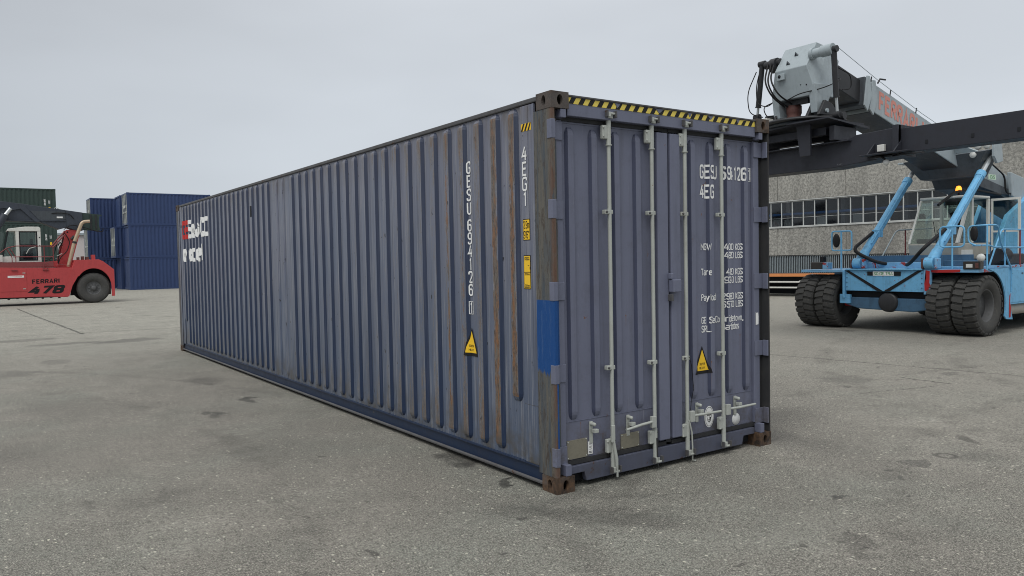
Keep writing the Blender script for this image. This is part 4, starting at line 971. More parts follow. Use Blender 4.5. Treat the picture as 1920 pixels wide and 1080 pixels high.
for sg in (1, -1):
    ya, yb_ = (5.60, 4.74) if sg > 0 else (3.86, 4.66)
    MB().hull8([(12.590, ya, 1.315), (12.590, ya-sg*.10 if sg > 0 else ya+.10, 1.315), (12.590, yb_-sg*.03, .87), (12.590, yb_+sg*.10, .87)],
               [(12.598, ya, 1.315), (12.598, ya-sg*.10 if sg > 0 else ya+.10, 1.315), (12.598, yb_-sg*.03, .87), (12.598, yb_+sg*.10, .87)]).build('black_stripe', M['black'], fp)
np_ = bx('number_plate', M['white'], fp, 12.588, 12.598, 4.47, 4.93, 1.20, 1.29)
lay('lettering', M['green_txt'], np_, stroke_text('SO.GE.TRA', .055, None, 1.1, 'CENTER', 1.25), (12.586, 4.70, 1.245), (0, -1, 0), (0, 0, 1))
bx('black_square', M['black'], fp, 12.590, 12.598, 4.935, 5.06, 1.20, 1.29); bx('black_square', M['black'], fp, 12.590, 12.598, 4.32, 4.465, 1.20, 1.29)
for z in (.95, 1.05, 1.15, 1.25):
    for y in (5.54, 3.88): MB().lathe([(0, -.012), (.012, -.012), (.012, 0)], (12.60, y, z), 'x', 8).build('bolt', M['darkblue'], fp)
P('axle_recess', 'dark', 12.75, 12.95, 3.85, 5.55, .70, .87, bevel=0)
MB().prism([(3.62, .72), (5.62, .72), (5.62, .56), (5.3, .47), (4.1, .44), (3.62, .52)], 'x', 12.66, 13.35).build('front_axle', M['darkblue'], bs, .02)
MB().lathe([(0, -.02), (.17, -.02), (.205, .0), (.215, .1)], (12.62, 4.62, .63), 'x', 28).build('axle_cover', M['greasy'], bs)
P('axle_bracket', 'blue', 12.60, 12.70, 5.48, 5.72, .58, .78); P('axle_hub', 'bluered', 12.9, 13.2, 5.58, 5.80, .5, .7, bevel=.03)
P('side_flange', 'bluechip', 12.58, 12.66, 3.70, 3.835, .82, 1.33); lay('primer_patch', M['bluered'], bs, poly([(-.05, -.2), (.03, -.22), (.05, .02), (.055, .2), (-.03, .22), (-.02, .05), (-.055, -.05)]), (12.577, 3.765, 1.10), (0, -1, 0), (0, 0, 1)); P('side_flange', 'blue', 12.58, 12.66, 5.585, 5.64, .70, 1.31)
P('main_frame', 'darkblue', 13.36, 19.5, 4.1, 5.3, .55, 1.25)
P('frame_side', 'darkblue', 12.69, 13.35, 3.9, 5.5, .88, 1.31)
# front deck and cross beam
P('front_deck', 'blue', 12.56, 13.9, 3.86, 5.56, 1.317, 1.345)
P('cross_beam', 'bluechip', 13.1, 13.25, 3.95, 5.45, 1.346, 1.475)
P('rear_cross_beam', 'darkblue', 14.0, 14.2, 3.6, 5.9, 1.35, 1.62)
# fenders
P('fender', 'bluechip', 12.62, 13.9, 5.60, 6.72, 1.27, 1.325); P('fender', 'bluechip', 12.62, 13.5, 2.80, 3.85, 1.27, 1.335)
lam = MB().box(12.60, 12.70, 6.16, 6.46, 1.34, 1.50).build('headlight', M['lampdark'], bs, .01); P('lamp_box', 'bluechip', 12.61, 12.80, 6.02, 6.155, 1.34, 1.49)
P('antenna_block', 'black', 12.9, 13.0, 6.32, 6.42, 1.5, 1.63)
lam = MB().box(12.60, 12.75, 2.76, 3.08, 1.336, 1.49).build('headlight', M['lampdark'], bs, .01)
bx('lamp_lens', M['lamp'], lam, 12.592, 12.60, 2.90, 3.02, 1.37, 1.44); bx('indicator_lens', M['motor'], lam, 12.592, 12.60, 2.79, 2.85, 1.36, 1.46)
lay('primer_patch', M['bluered'], bs, poly([(-.30, -.02), (-.12, -.035), (.2, -.03), (.33, -.02), (.34, .03), (.1, .028), (-.1, .02), (-.3, .012)]), (12.612, 3.47, 1.303), (0, -1, 0), (0, 0, 1))
# right fender side with its arch
arch = [(13.05+.68*math.cos(a), .60+.70*math.sin(a)) for a in [R(d) for d in range(80, -21, -10)]]
side = [(13.0, 1.334)]+[(max(x, 13.1), z) for x, z in arch]+[(13.76, .30), (14.04, .28), (13.95, .55), (13.92, 1.334)]
MB().prism(side, 'y', 2.775, 2.80).build('fender_side', M['blue'], bs)
inner = [(x+.015, z+.015) for x, z in arch]
b = MB()
for i in range(len(arch)-1): b.hull8([(arch[i][0], 2.80, arch[i][1]), (arch[i+1][0], 2.80, arch[i+1][1]), (inner[i+1][0], 2.80, inner[i+1][1]), (inner[i][0], 2.80, inner[i][1])], [(arch[i][0], 3.85, arch[i][1]), (arch[i+1][0], 3.85, arch[i+1][1]), (inner[i+1][0], 3.85, inner[i+1][1]), (inner[i][0], 3.85, inner[i][1])])
b.build('wheel_arch', M['dark'], bs)
lay('primer_patch', M['bluered'], bs, poly([(0, 0), (.08, .02), (.10, .2), (.05, .32), (.07, .5), (.02, .45), (.0, .2)]), (13.86, 2.771, .32), (1, 0, 0), (0, 0, 1))
P('side_body', 'blue', 13.93, 19.6, 2.84, 4.0, .58, 1.335); 
for x0 in (13.98, 14.9, 15.8): 
    d = bx('side_hatch', M['blue'], bs, x0, x0+.88, 2.832, 2.8395, .62, 1.29, bevel=.003)
    for dx in (.12, .6): bx('hatch_latch', M['greasy'], d, x0+dx, x0+dx+.06, 2.822, 2.831, 1.20, 1.225)
MB().tube([(14.0, 3.05, .47), (17, 3.05, .47)], .135, 18).build('air_tank', M['silver'], bs)
P('side_deck', 'bluechip', 12.9, 19.6, 2.84, 4.0, 1.337, 1.385)
P('side_body', 'darkblue', 13.93, 19.6, 5.4, 6.7, .58, 1.33); P('counterweight', 'blue', 19.0, 20.6, 2.9, 6.6, .4, 1.9, bevel=.03)
P('step_box', 'darkblue', 13.3, 13.7, 3.1, 3.8, 1.386, 1.50)
# cab
cab = root('cab', (0, 0, 0), None, None); cab.parent = bs; cab.location = (-bs.location.x, -bs.location.y, 0)
def CP(name, mat, *b, bevel=.008): return MB().box(*b).build(name, M[mat], cab, bevel)
cy0, cy1 = 3.84, 4.92
MB().prism([(14.0, 1.87), (14.08, 1.50), (15.5, 1.50), (15.5, 1.87)], 'y', cy0, cy1).build('cab_base', M['cabgrey'], cab, .03)
def slant(name, mat, y0, y1, w):   # front pillar leaning back
    MB().prism([(14.0, 1.872), (14.0+w, 1.872), (14.52+w, 2.86), (14.52, 2.86)], 'y', y0, y1).build(name, M[mat], cab, .008)
slant('front_pillar', 'cabwhite', cy0, cy0+.055, .09); slant('front_pillar', 'cabwhite', cy1-.045, cy1, .07)
MB().prism([(14.52, 2.862), (14.50, 2.92), (15.5, 2.92), (15.5, 2.862)], 'y', cy0, cy1).build('cab_roof', M['cabwhite'], cab, .02)
MB().prism([(14.022, 1.875), (14.032, 1.875), (14.535, 2.855), (14.525, 2.855)], 'y', cy0+.057, cy1-.047).build('windscreen', M['glass'], cab)
MB().prism([(14.085, 1.872), (14.6, 2.86), (15.0, 2.86), (15.0, 1.872)], 'y', cy1-.03, cy1-.02).build('side_window', M['glass'], cab)
CP('rear_pillar', 'cabwhite', 15.42, 15.5, cy0, cy0+.06, 1.872, 2.86); CP('rear_pillar', 'cabwhite', 15.42, 15.5, cy1-.06, cy1, 1.872, 2.86)
CP('middle_pillar', 'cabwhite', 14.66, 14.72, cy0, cy0+.05, 1.872, 2.86)
MB().prism([(14.10, 1.875), (14.58, 2.855), (14.655, 2.855), (14.655, 1.875)], 'y', cy0+.02, cy0+.03).build('side_window', M['glass'], cab)
MB().box(15.44, 15.45, cy0+.062, cy1-.062, 1.875, 2.858).build('rear_window', M['glass'], cab)
CP('lower_panel', 'cabwhite', 14.15, 14.66, cy0-.012, cy0-.001, 1.52, 1.72)
# open door
dr = CP('cab_door', 'cabwhite', 15.52, 15.56, 3.24, 3.29, 1.55, 2.86, bevel=.004)
b = MB(); b.box(15.521, 15.559, 3.80, 3.835, 1.55, 2.86); b.box(15.522, 15.558, 3.29, 3.80, 2.81, 2.86); b.box(15.522, 15.558, 3.29, 3.80, 1.55, 1.60); b.box(15.522, 15.558, 3.29, 3.80, 2.10, 2.14); b.build('door_frame', M['cabwhite'], dr)
MB().box(15.535, 15.545, 3.29, 3.80, 1.60, 2.81).build('door_glass', M['glass'], dr)
CP('seat', 'seat', 14.85, 15.3, 4.1, 4.6, 1.88, 2.0, bevel=.04); CP('seat_back', 'seat', 15.2, 15.34, 4.1, 4.6, 2.0, 2.6, bevel=.05)
b = MB(); b.tube([(14.35, 4.38, 1.88), (14.55, 4.38, 2.15)], .03, 8); ringp = [(14.55+.06*math.sin(a), 4.38+.16*math.cos(a), 2.16+.15*math.sin(a)*.5) for a in [2*PI*k/16 for k in range(17)]]; b.tube(ringp, .013, 6, False); b.build('steering_wheel', M['hose'], cab)
CP('dashboard', 'seat', 14.12, 14.32, 4.0, 4.8, 1.88, 1.98, bevel=.03)
CP('sun_visor', 'dark', 14.50, 14.62, 3.95, 4.35, 2.72, 2.85)
MB().tube([(14.02, 4.3, 1.9), (14.2, 4.45, 2.35)], .008, 6).build('wiper', M['hose'], cab)
# beacon
bl = MB(); bl.tube([(14.85, 4.22, 2.92), (14.85, 4.22, 3.06)], .025, 8); bl.build('beacon_stalk', M['dark'], bs)
MB().lathe([(.0, .13), (.04, .12), (.06, .07), (.065, 0)], (14.85, 4.22, 3.03), 'z', 16).build('beacon', M['beacon'], bs)
# lift cylinders
for y0, y1, x0 in ((5.42, 5.30, 12.85), (3.72, 3.68, 12.62)):
    a, t_ = Vector((x0, y0, 1.46)), Vector((15.15, y1, 3.77)); d = t_-a
    b = MB(); b.tube([a+d*.03, a+d*.80], .088, 18); b.tube([a+d*.79, a+d*.835], .10, 18); b.tube([a+d*.02, a+d*.10], .105, 18); b.tube([a+Vector((0, -.09, 0)), a+Vector((0, .09, 0))], .12, 16)
    cb = b.build('lift_cylinder', M['blue'], bs)
    MB().tube([a+d*.83, a+d*1.0], .052, 14).build('piston_rod', M['chrome'], cb)
    off = Vector((-.05, -.10, .07))
    MB().tube([a+d*.16+off, a+d*.78+off*.9], .016, 6).build('oil_pipe', M['blue'], cb)
    MB().box(*[v for i in range(3) for v in ((a+d*.30)[i]-.11, (a+d*.30)[i]+.06)]).build('valve_block', M['blue'], cb, .01)
    MB().tube(rnd([a+d*.30+Vector((-.13, .02, 0)), a+Vector((-.10, .10, .30)), a+Vector((.1, -.35 if y0 > 5 else .45, .02)), a+Vector((.4, -.6 if y0 > 5 else .7, -.04))], .2), .038, 8).build('hose', M['hose'], cb)
    P('cylinder_lug', 'bluechip', x0-.08, x0+.12, y0-.16, y0-.11, 1.346, 1.56, bevel=.02); P('cylinder_lug', 'motor', x0-.08, x0+.12, y0+.11, y0+.16, 1.346, 1.56, bevel=.02)
# mast / boom support
for y0, y1, dx in ((3.92, 4.02, .1), (5.28, 5.38, 1.6)): MB().prism([(15.6+dx, 1.386), (16.0+dx, 1.9), (16.5+dx, 2.52), (17.4+dx*.6, 2.90), (18.3, 3.45), (19.8, 3.5), (19.8, 1.386)], 'y', y0, y1).build('boom_support', M['blue'], bs, .01)
# mirrors and rails
def rail(name, mat, path, r=.017, rr_=.06, closed=False): return MB().tube(rnd(path, rr_, 5, closed), r, 8, not closed).build(name, M[mat], bs)
rail('mirror_frame', 'blue', [(12.7, 5.49, 1.76), (12.7, 5.49, 2.19), (12.7, 5.97, 2.19), (12.7, 5.97, 1.76)], closed=True)
rail('mirror_post', 'blue', [(12.7, 5.74, 1.33), (12.7, 5.74, 2.17)], .02)
def mirror(y, z, w=.085, h=.155):
    m = MB(); m.lathe([(0, -.03), (.7, -.03), (1, -.01), (1, .01), (0, .03)], (0, 0, 0), 'x', 20); m.v = [(12.70+a, y+b_*w, z+c_*h) for a, b_, c_ in m.v]; return m.build('mirror', M['hose'], bs)
mirror(5.86, 1.98); mirror(2.92, 2.03, .07, .15)
rail('guard_rail', 'blue', [(12.7, 3.10, 1.78), (12.7, 3.10, 2.19), (12.7, 3.57, 2.19), (12.7, 3.57, 1.78)], closed=True, rr_=.09)
rail('guard_rail', 'blue', [(12.7, 3.33, 1.34), (12.7, 3.33, 2.17)])
rail('guard_rail', 'blue', [(12.7, 2.88, 1.80), (12.7, 3.02, 1.86), (12.7, 3.03, 2.18), (12.7, 2.66, 2.19), (13.0, 2.62, 2.19), (13.35, 2.72, 1.86), (13.95, 2.76, 1.30), (13.97, 2.77, .84)], rr_=.1)
rail('guard_rail', 'blue', [(12.7, 2.68, 1.33), (12.7, 2.68, 2.18)]); rail('guard_rail', 'blue', [(12.7, 2.95, 1.80), (12.85, 2.72, 1.80), (13.25, 2.78, 1.76), (15.6, 2.88, 1.74)], rr_=.08)
rail('guard_rail', 'blue', [(13.2, 2.86, 1.39), (13.75, 2.87, 2.12), (15.6, 2.88, 2.12)], rr_=.1)
for x in (13.93, 14.62, 15.4): rail('guard_rail', 'blue' if x < 14.5 else 'reddark', [(x, 2.88, 1.38), (x, 2.88, 2.12)])
rail('guard_rail', 'boomgrey', [(13.9, 5.62, 1.33), (14.8, 5.62, 2.22), (16.5, 5.62, 2.28)], rr_=.15); rail('guard_rail', 'reddark', [(15.2, 5.62, 1.6), (15.2, 5.62, 2.22)])
wl = MB(); wl.lathe([(0, -.02), (.07, -.015), (.08, .02), (.04, .08), (0, .09)], (12.66, 2.78, 1.56), 'x', 18); wl.build('work_light', M['lamp'], bs)
MB().tube([(14.1, 3.1, 1.60), (14.5, 3.1, 1.60)], .14, 16).build('filter_canister', M['greasy'], bs); rail('handle_lever', 'boomgrey', [(14.0, 3.0, 1.75), (14.5, 3.0, 1.75)], .02)
P('engine_cover', 'greasy', 14.6, 15.4, 3.1, 3.7, 1.386, 1.62, bevel=.03)
# boom
bt = root('boom', (0, 0, 0), None, None); bt.parent = bs; bt.location = (-bs.location.x, -bs.location.y, 0)
def bline(x): return 5.04-.266*(x-11.44)    # top edge of outer section
def bsec(name, mat, x0, x1, dt, db, y0, y1, bevel=.012):
    return MB().prism([(x0+(dt)*.25, bline(x0)+dt), (x1, bline(x1)+dt), (x1-.0, bline(x1)+db), (x0, bline(x0)+db)], 'y', y0, y1).build(name, M[mat], bt, bevel)
bo = bsec('outer_section', 'boomgrey', 11.35, 18.9, 0, -.56, 4.22, 5.02)
lay('lettering', M['faded_red'], bo, stroke_text('FERRARI H', .31, None, 1.7, 'LEFT', .86, 2.2), (11.62, 4.216, bline(11.62)-.27), Vector((1, 0, -.266)), (0.05, 0, 1))
MB().prism([(11.36, bline(11.36)-.562), (18.9, bline(18.9)-.562), (18.9, bline(18.9)-.572), (11.36, bline(11.36)-.572)], 'y', 4.24, 5.0).build('under_plate', M['greasy'], bt)
bsec('inner_section', 'greasy', 9.7, 11.34, -.05, -.50, 4.29, 4.95)
# collar plates at the mouth of the outer section
for x0, e in ((11.10, .05), (11.32, .035)):
    MB().prism([(x0, bline(x0)+.03), (x0+.10, bline(x0)+.03), (x0+.16, bline(x0)-.35), (x0+.02, bline(x0)-.66), (x0-.10, bline(x0)-.55)], 'y', 4.22-e, 4.22-e+.03).build('collar_plate', M['boomgrey'], bt, .006)
MB().prism([(11.05, bline(11.05)+.0), (11.2, bline(11.2)+.01), (11.16, bline(11.1)-.58), (11.02, bline(11.02)-.56)], 'y', 4.20, 5.04).build('collar', M['boomdark'], bt, .01)
MB().tube([(11.38, 4.12, 5.03), (11.46, 4.12, 5.12), (11.62, 4.1, 5.12)], .018, 6).build('cable_guide', M['greasy'], bt)
for x in (11.30, 12.0, 13.0): MB().tube([(x, 4.22, bline(x)-.02), (x, 4.2, bline(x)+.09)], .012, 6).build('cable_clip', M['greasy'], bt)
MB().tube([(9.95, 4.15, 5.60), (11.5, 4.2, 5.13), (13.2, 4.2, 4.62), (14.9, 4.2, 4.18)], .006, 5).build('cable', M['boomgrey'], bt)
# rear, deep part of the boom
MB().prism([(15.4, bline(15.4)-.56), (18.0, bline(18.0)-.3), (17.9, 3.0), (16.6, 3.02), (15.6, 3.16)], 'y', 4.10, 5.12).build('boom_root', M['boomdark'], bt, .03)
stx = MB().box(15.98, 16.34, 4.085, 4.098, 3.34, 3.46).build('maker_sticker', M['greensticker'], bt)
lay('lettering', M['green_txt'], stx, stroke_text('CVS', .07, None, 1.1, 'CENTER', 1.3), (16.16, 4.082, 3.40), (1, 0, 0), (0, 0, 1))
MB().prism([(16.9, 3.55), (18.2, 3.35), (18.4, 2.95), (17.7, 2.72), (17.0, 2.98)], 'y', 4.0, 4.09).build('root_cheek', M['boomgrey'], bt, .02)
MB().lathe([(.0, -.05), (.13, -.05), (.15, 0)], (17.9, 4.0, 3.12), 'y', 20).build('pivot_pin', M['dark'], bt)
MB().tube(rnd([(16.0, 4.06, 3.72), (16.7, 4.05, 3.45), (16.75, 4.05, 3.05), (17.6, 4.02, 3.0)], .15), .02, 6).build('hose', M['hose'], bt)
MB().tube(rnd([(13.9, 4.2, 2.7), (14.6, 4.2, 3.0), (15.2, 4.15, 3.1), (16.6, 4.1, 3.0)], .15), .03, 6).build('hose', M['hose'], bt)
# cylinder cross head under the boom
ch = MB(); ch.hull8([(14.70, 5.42, 3.80), (14.70, 3.60, 3.86), (15.45, 3.60, 3.98), (15.45, 5.42, 3.86)], [(14.9, 5.10, 3.36), (14.9, 3.92, 3.36), (15.5, 3.92, 3.36), (15.5, 5.10, 3.36)]); ch.build('cylinder_cross_head', M['boomdark'], bt, .01)
MB().hull8([(14.50, 5.0, 4.10), (14.50, 4.20, 4.10), (14.52, 4.20, 4.12), (14.52, 5.0, 4.12)], [(14.69, 5.1, 3.83), (14.69, 3.75, 3.86), (14.71, 3.75, 3.88), (14.71, 5.1, 3.85)]).build('cross_head_plate', M['boomgrey'], bt)
b = MB(); b.prism([(14.95, 4.05), (15.30, 4.05), (15.36, 3.66), (15.10, 3.60), (14.95, 3.75)], 'y', 3.52, 3.58); b.build('cylinder_ear', M['boomgrey'], bt, .008)
MB().box(14.85, 15.35, 5.36, 5.62, 3.78, 3.82).build('cylinder_ear', M['boomgrey'], bt, .008)
for (x, y, z) in ((14.80, 3.80, 3.98), (14.80, 3.62, 3.98), (14.7, 3.86, 3.80)):
    b = MB(); b.lathe([(0, -.02), (.06, -.015), (.075, .02), (.04, .07), (0, .08)], (x, y, z), 'x', 16); b.build('work_light', M['lamp'], bt)
# boom head
hp = [(9.62, 5.60), (9.30, 5.18), (9.32, 4.86), (9.52, 4.40), (9.75, 4.40), (10.0, 4.85), (10.2, 5.0), (10.35, 5.34), (9.95, 5.56)]
def hexa(y0, y1, top, bot): pass
hm = MB()
def yl(z): return 4.28 if z > 5.1 else 4.28-.10*min(1, (5.1-z)/.35)
def yr(z): return 4.96 if z > 5.1 else 4.96+.13*min(1, (5.1-z)/.35)
core = [(9.60, 5.62), (9.28, 5.16), (9.36, 4.80), (9.40, 4.62), (10.02, 4.62), (10.12, 4.95), (10.32, 5.36), (9.95, 5.58)]
n = len(core); hm.add([(x, yl(z), z) for x, z in core]+[(x, yr(z), z) for x, z in core], [list(range(n)), list(range(2*n-1, n-1, -1))]+[(i, (i+1) % n, n+(i+1) % n, n+i) for i in range(n)])
hd_ = hm.build('boom_head', M['boomgrey'], bt, .012)
for y0, y1 in ((4.17, 4.30), (4.96, 5.10)): MB().prism([(9.36, 4.82), (10.05, 4.86), (9.88, 4.66), (9.66, 4.30), (9.44, 4.30)], 'y', y0, y1).build('head_leg', M['boomgrey'], hd_, .01)
b = MB(); b.box(9.50, 9.60, 4.40, 4.86, 4.52, 4.61); b.build('head_crossbar', M['greasy'], hd_)
b = MB(); b.tube([(9.44, 4.30, 5.37), (9.44, 3.92, 5.37)], .085, 18); b.tube([(9.44, 4.28, 5.37), (9.44, 4.22, 5.37)], .11, 18); b.tube([(9.44, 4.06, 5.37), (9.44, 3.84, 5.37)], .105, 18); b.build('head_pin', M['boomgrey'], hd_)
b = MB(); b.tube([(9.44, 4.94, 5.37), (9.44, 5.28, 5.37)], .075, 14); b.tube([(9.44, 5.0, 5.33), (9.44, 5.13, 5.33)], .14, 14); b.build('head_pin', M['greasy'], hd_)
for y, z in ((4.62, 5.44), (4.72, 5.28)):
    xx = 9.28+(z-5.16)*.70; MB().tube([(xx-.005, y-.04, z-.03), (xx-.03, y, z+.03), (xx-.005, y+.02, z-.02)], .02, 6).build('lifting_eye', M['boomdark'], hd_)
MB().box(9.255, 9.30, 4.74, 4.90, 4.98, 5.10).build('access_plate', M['boomgrey'], hd_, .006)
MB().lathe([(0, -.01), (.03, -.01), (.03, 0)], (9.255, 4.84, 5.05), 'x', 12).build('access_hole', M['dark'], hd_)
for y in (4.45, 4.33): MB().lathe([(0, -.01), (.014, -.01), (.014, .02)], (9.36, y, 4.82+.02*(y > 4.4)), 'x', 8).build('bolt', M['dark'], hd_)
# damper cylinders
def damper(top, bot, f):
    a, b_ = Vector(top), Vector(bot); d = b_-a
    m = MB(); m.tube([a, a+d*f], .052, 12); m.tube([a+d*f, a+d*(f+.02)], .06, 12); m.tube([a+Vector((0, -.07, 0)), a+Vector((0, .07, 0))], .06, 10)
    q = m.build('damping_cylinder', M['greasy'], bt); MB().tube([a+d*f, b_], .026, 10).build('piston_rod', M['chrome'], q)
    MB().tube([b_+Vector((0, -.06, 0)), b_+Vector((0, .06, 0))], .065, 10).build('rod_eye', M['greasy'], q)
damper((9.44, 3.83, 5.36), (9.62, 3.88, 4.22), .72)
damper((9.44, 5.36, 5.42), (9.52, 5.55, 4.42), .80)
# hoses round the head
for k, pth in enumerate([[(9.3, 5.12, 5.35), (9.15, 5.1, 5.0), (9.2, 4.98, 4.7), (9.45, 4.86, 4.5)], [(9.3, 5.05, 5.35), (9.1, 5.0, 4.95), (9.2, 4.9, 4.65), (9.5, 4.82, 4.5)],
    [(9.3, 5.0, 5.3), (9.12, 4.95, 5.0), (9.15, 4.8, 4.7), (9.5, 4.75, 4.55)], [(9.42, 5.40, 5.3), (9.4, 5.48, 5.0), (9.4, 5.46, 4.65), (9.4, 5.2, 4.55), (9.4, 5.0, 4.7)],
    [(9.4, 4.75, 4.62), (9.25, 4.4, 4.66), (9.5, 4.1, 4.72), (9.9, 3.95, 4.9), (10.1, 4.2, 5.0)], [(9.5, 5.1, 4.66), (9.3, 5.25, 4.55), (9.35, 5.2, 4.35), (9.5, 4.95, 4.30)],
    [(9.44, 5.5, 5.3), (9.40, 5.7, 4.9), (9.42, 5.66, 4.5), (9.5, 5.4, 4.4)], [(10.15, 4.2, 5.2), (10.5, 4.15, 5.1), (10.6, 4.2, 4.85), (10.3, 4.2, 4.8)]]):
    MB().tube(rnd(pth, .25, 7), .016 if k < 3 else .010, 7).build('hose', M['hose'], bt)
# spreader
sp_ = root('spreader', (0, 0, 0), None, None); sp_.parent = bs; sp_.location = (-bs.location.x, -bs.location.y, 0)
def SP(name, mat, *b, bevel=.006): return MB().box(*b).build(name, M[mat], sp_, bevel)
b = MB(); b.lathe([(0, 0), (.13, 0), (.14, .05), (.12, .08), (.14, .12), (.14, .26), (.11, .28), (.11, .36), (0, .36)], (9.62, 4.78, 4.26), 'z', 20); b.build('slewing_motor', M['motor'], sp_)
b = MB(); rr = random.Random(5)
for k in range(9): b.tube([(9.62+rr.uniform(-.1, .1), 4.78+rr.uniform(-.12, .12), 4.60), (9.55+rr.uniform(-.1, .1), 4.78+rr.uniform(-.14, .14), 4.72+rr.uniform(0, .1))], .018, 6)
b.build('hose_fittings', M['hose'], sp_)
P2 = MB().lathe([(0, .06), (.70, .06), (.78, .03), (.78, 0), (0, 0)], (9.8, 4.72, 4.17), 'z', 40); P2.build('slewing_ring', M['greasy'], sp_)
MB().lathe([(0, .05), (.66, .05), (.66, 0), (0, 0)], (9.8, 4.72, 4.115), 'z', 40).build('ring_gear', M['boomdark'], sp_)
for y in (4.10, 4.34): MB().prism([(9.35, 4.235), (9.55, 4.52), (9.78, 4.46), (10.05, 4.24)], 'y', y-.03, y+.03).build('pin_bracket', M['greasy'], sp_, .01)
for y in (5.05, 5.28): MB().prism([(9.35, 4.235), (9.45, 4.40), (9.7, 4.44), (10.0, 4.24)], 'y', y-.03, y+.03).build('pin_bracket', M['greasy'], sp_, .01)
MB().tube([(9.58, 4.04, 4.32), (9.58, 4.42, 4.32)], .04, 10).build('bracket_pin', M['boomgrey'], sp_)
SP('junction_box', 'cabwhite', 9.15, 9.35, 5.05, 5.32, 4.235, 4.30); 
MB().tube([(9.7, 3.78, 4.20), (9.7, 4.05, 4.20)], .07, 10).build('damper_lug', M['greasy'], sp_)
MB().hull8([(9.2, 5.9, 4.02), (9.2, 3.95, 4.10), (10.35, 3.80, 4.08), (10.35, 5.9, 4.02)], [(9.2, 5.9, 4.05), (9.2, 3.95, 4.13), (10.35, 3.80, 4.11), (10.35, 5.9, 4.05)]).build('top_plate', M['spread'], sp_)
MB().prism([(9.1, 4.115), (9.1, 4.09), (10.4, 4.0), (10.4, 4.04)], 'y', 3.72, 4.6).build('top_plate', M['spread'], sp_)
SP('carriage_beam', 'spread', 9.45, 9.62, 4.0, 6.2, 3.86, 4.0); SP('carriage_beam', 'spread', 10.05, 10.22, 3.9, 6.2, 3.84, 4.01)
for x0 in (9.30, 10.12):
    for y in (4.22, 5.5): MB().prism([(y+.30, 4.09), (y, 4.09), (y, 3.50), (y+.22, 3.50)], 'x', x0, x0+.05).build('hanger_plate', M['spread'], sp_, .006)
SP('hanger_block', 'spread', 9.4, 10.1, 3.80, 3.90, 3.74, 4.0)
# main box and telescopic arm
MB().prism([(6.9, 3.28), (6.9, 3.70), (4.30, 3.745), (3.62, 3.76), (3.52, 3.80), (2.72, 3.83), (2.72, 3.35), (4.0, 3.26)], 'x', 9.62, 10.1).build('main_box', M['spread'], sp_, .01)
SP('box_flange', 'spread', 9.50, 9.618, 3.6, 6.9, 3.70, 3.725); SP('box_flange', 'spread', 9.52, 9.618, 2.70, 2.80, 3.32, 3.86)
arm = SP('telescopic_arm', 'spread', 9.64, 10.05, -1.3, 2.71, 3.385, 3.80)
SP('end_head', 'spread', 9.2, 10.5, -1.5, -1.3, 3.25, 3.9)
for y in (2.28, 1.56, .9): bx('arm_slot', M['dark'], arm, 9.632, 9.6395, y-.022, y+.022, 3.49, 3.55)
MB().box(9.55, 10.1, 2.70, 2.73, 3.34, 3.86).build('arm_collar', M['spread'], sp_, .004)
# side bracket with white sensor
SP('side_shelf', 'spread', 9.35, 9.62, 2.45, 3.30, 3.375, 3.395)
for y in (3.17, 2.70): MB().prism([(9.615, 3.60), (9.615, 3.396), (9.38, 3.396)], 'y', y-.012, y+.012).build('gusset', M['spread'], sp_)
SP('sensor_box', 'cabwhite', 9.55, 9.618, 2.96, 3.09, 3.44, 3.56, bevel=.01)
MB().tube(rnd([(9.5, 3.1, 3.36), (9.5, 3.0, 3.36), (9.5, 2.9, 3.28)], .05), .02, 8).build('lamp_bracket', M['hose'], sp_)
MB().lathe([(0, -.02), (.045, -.015), (.055, .02), (.03, .06), (0, .06)], (9.5, 2.9, 3.24), 'x', 14).build('work_light', M['lamp'], sp_)
SP('cable_tray', 'greasy', 9.52, 9.62, 2.3, 3.2, 3.33, 3.36)

# ------------------------------------------------------------ red reach stacker
G = gz(0, 39)
rs = root('red_reach_stacker', (-.8, 41, G), 'faded red reach stacker numbered 478 with a white cab and dark boom', 'reach stacker')
def Q(name, mat, *b, bevel=.008, par=None): return MB().box(*b).build(name, M[mat], par or rs, bevel)
YS = 39.62
body = MB().prism([(-6.5, .34), (-.3, .30), (.34, .25), (.50, .25), (.62, .70), (.78, 1.20), (.98, 1.50), (.76, 1.69), (-2.2, 1.76), (-6.5, 1.76)], 'y', YS+.02, 42.4).build('body', M['red'], rs, .015)
Q('deck_edge', 'reddark', -6.5, -.05, YS+.05, YS+.30, 1.765, 1.99)
arc = [(1.66+.80*math.cos(R(d)), .68+0.96*math.sin(R(d))) for d in range(0, 145, 8)]
fen = [(2.46, .22), ]+arc+[(.70, 1.58), (.87, 2.07), (1.93, 2.08), (2.12, 1.98), (2.60, 1.56), (2.60, .22)]
MB().prism(fen, 'y', YS, YS+.08).build('fender', M['red'], rs, .01)
MB().prism([(.70, 1.60), (.87, 2.07), (1.93, 2.08), (2.12, 1.98), (2.60, 1.56), (2.60, .9), (2.52, .9), (2.5, 1.5), (2.1, 1.85), (1.2, 1.85), (.8, 1.6)], 'y', YS+.081, 42.4).build('counterweight', M['red'], rs, .01)
MB().prism([(.30, .27), (.56, .27), (.72, .80), (1.02, 1.34), (1.02, 1.55), (.72, 1.57), (.52, 1.0)], 'y', YS+.004, YS+.075).build('skirt', M['red'], rs)
MB().prism([(.66, .30), (.9, 1.5), (1.3, 1.8), (2.1, 1.8), (2.5, 1.4), (2.5, .3)], 'y', YS+.65, YS+.70).build('wheel_arch', M['dark'], rs)
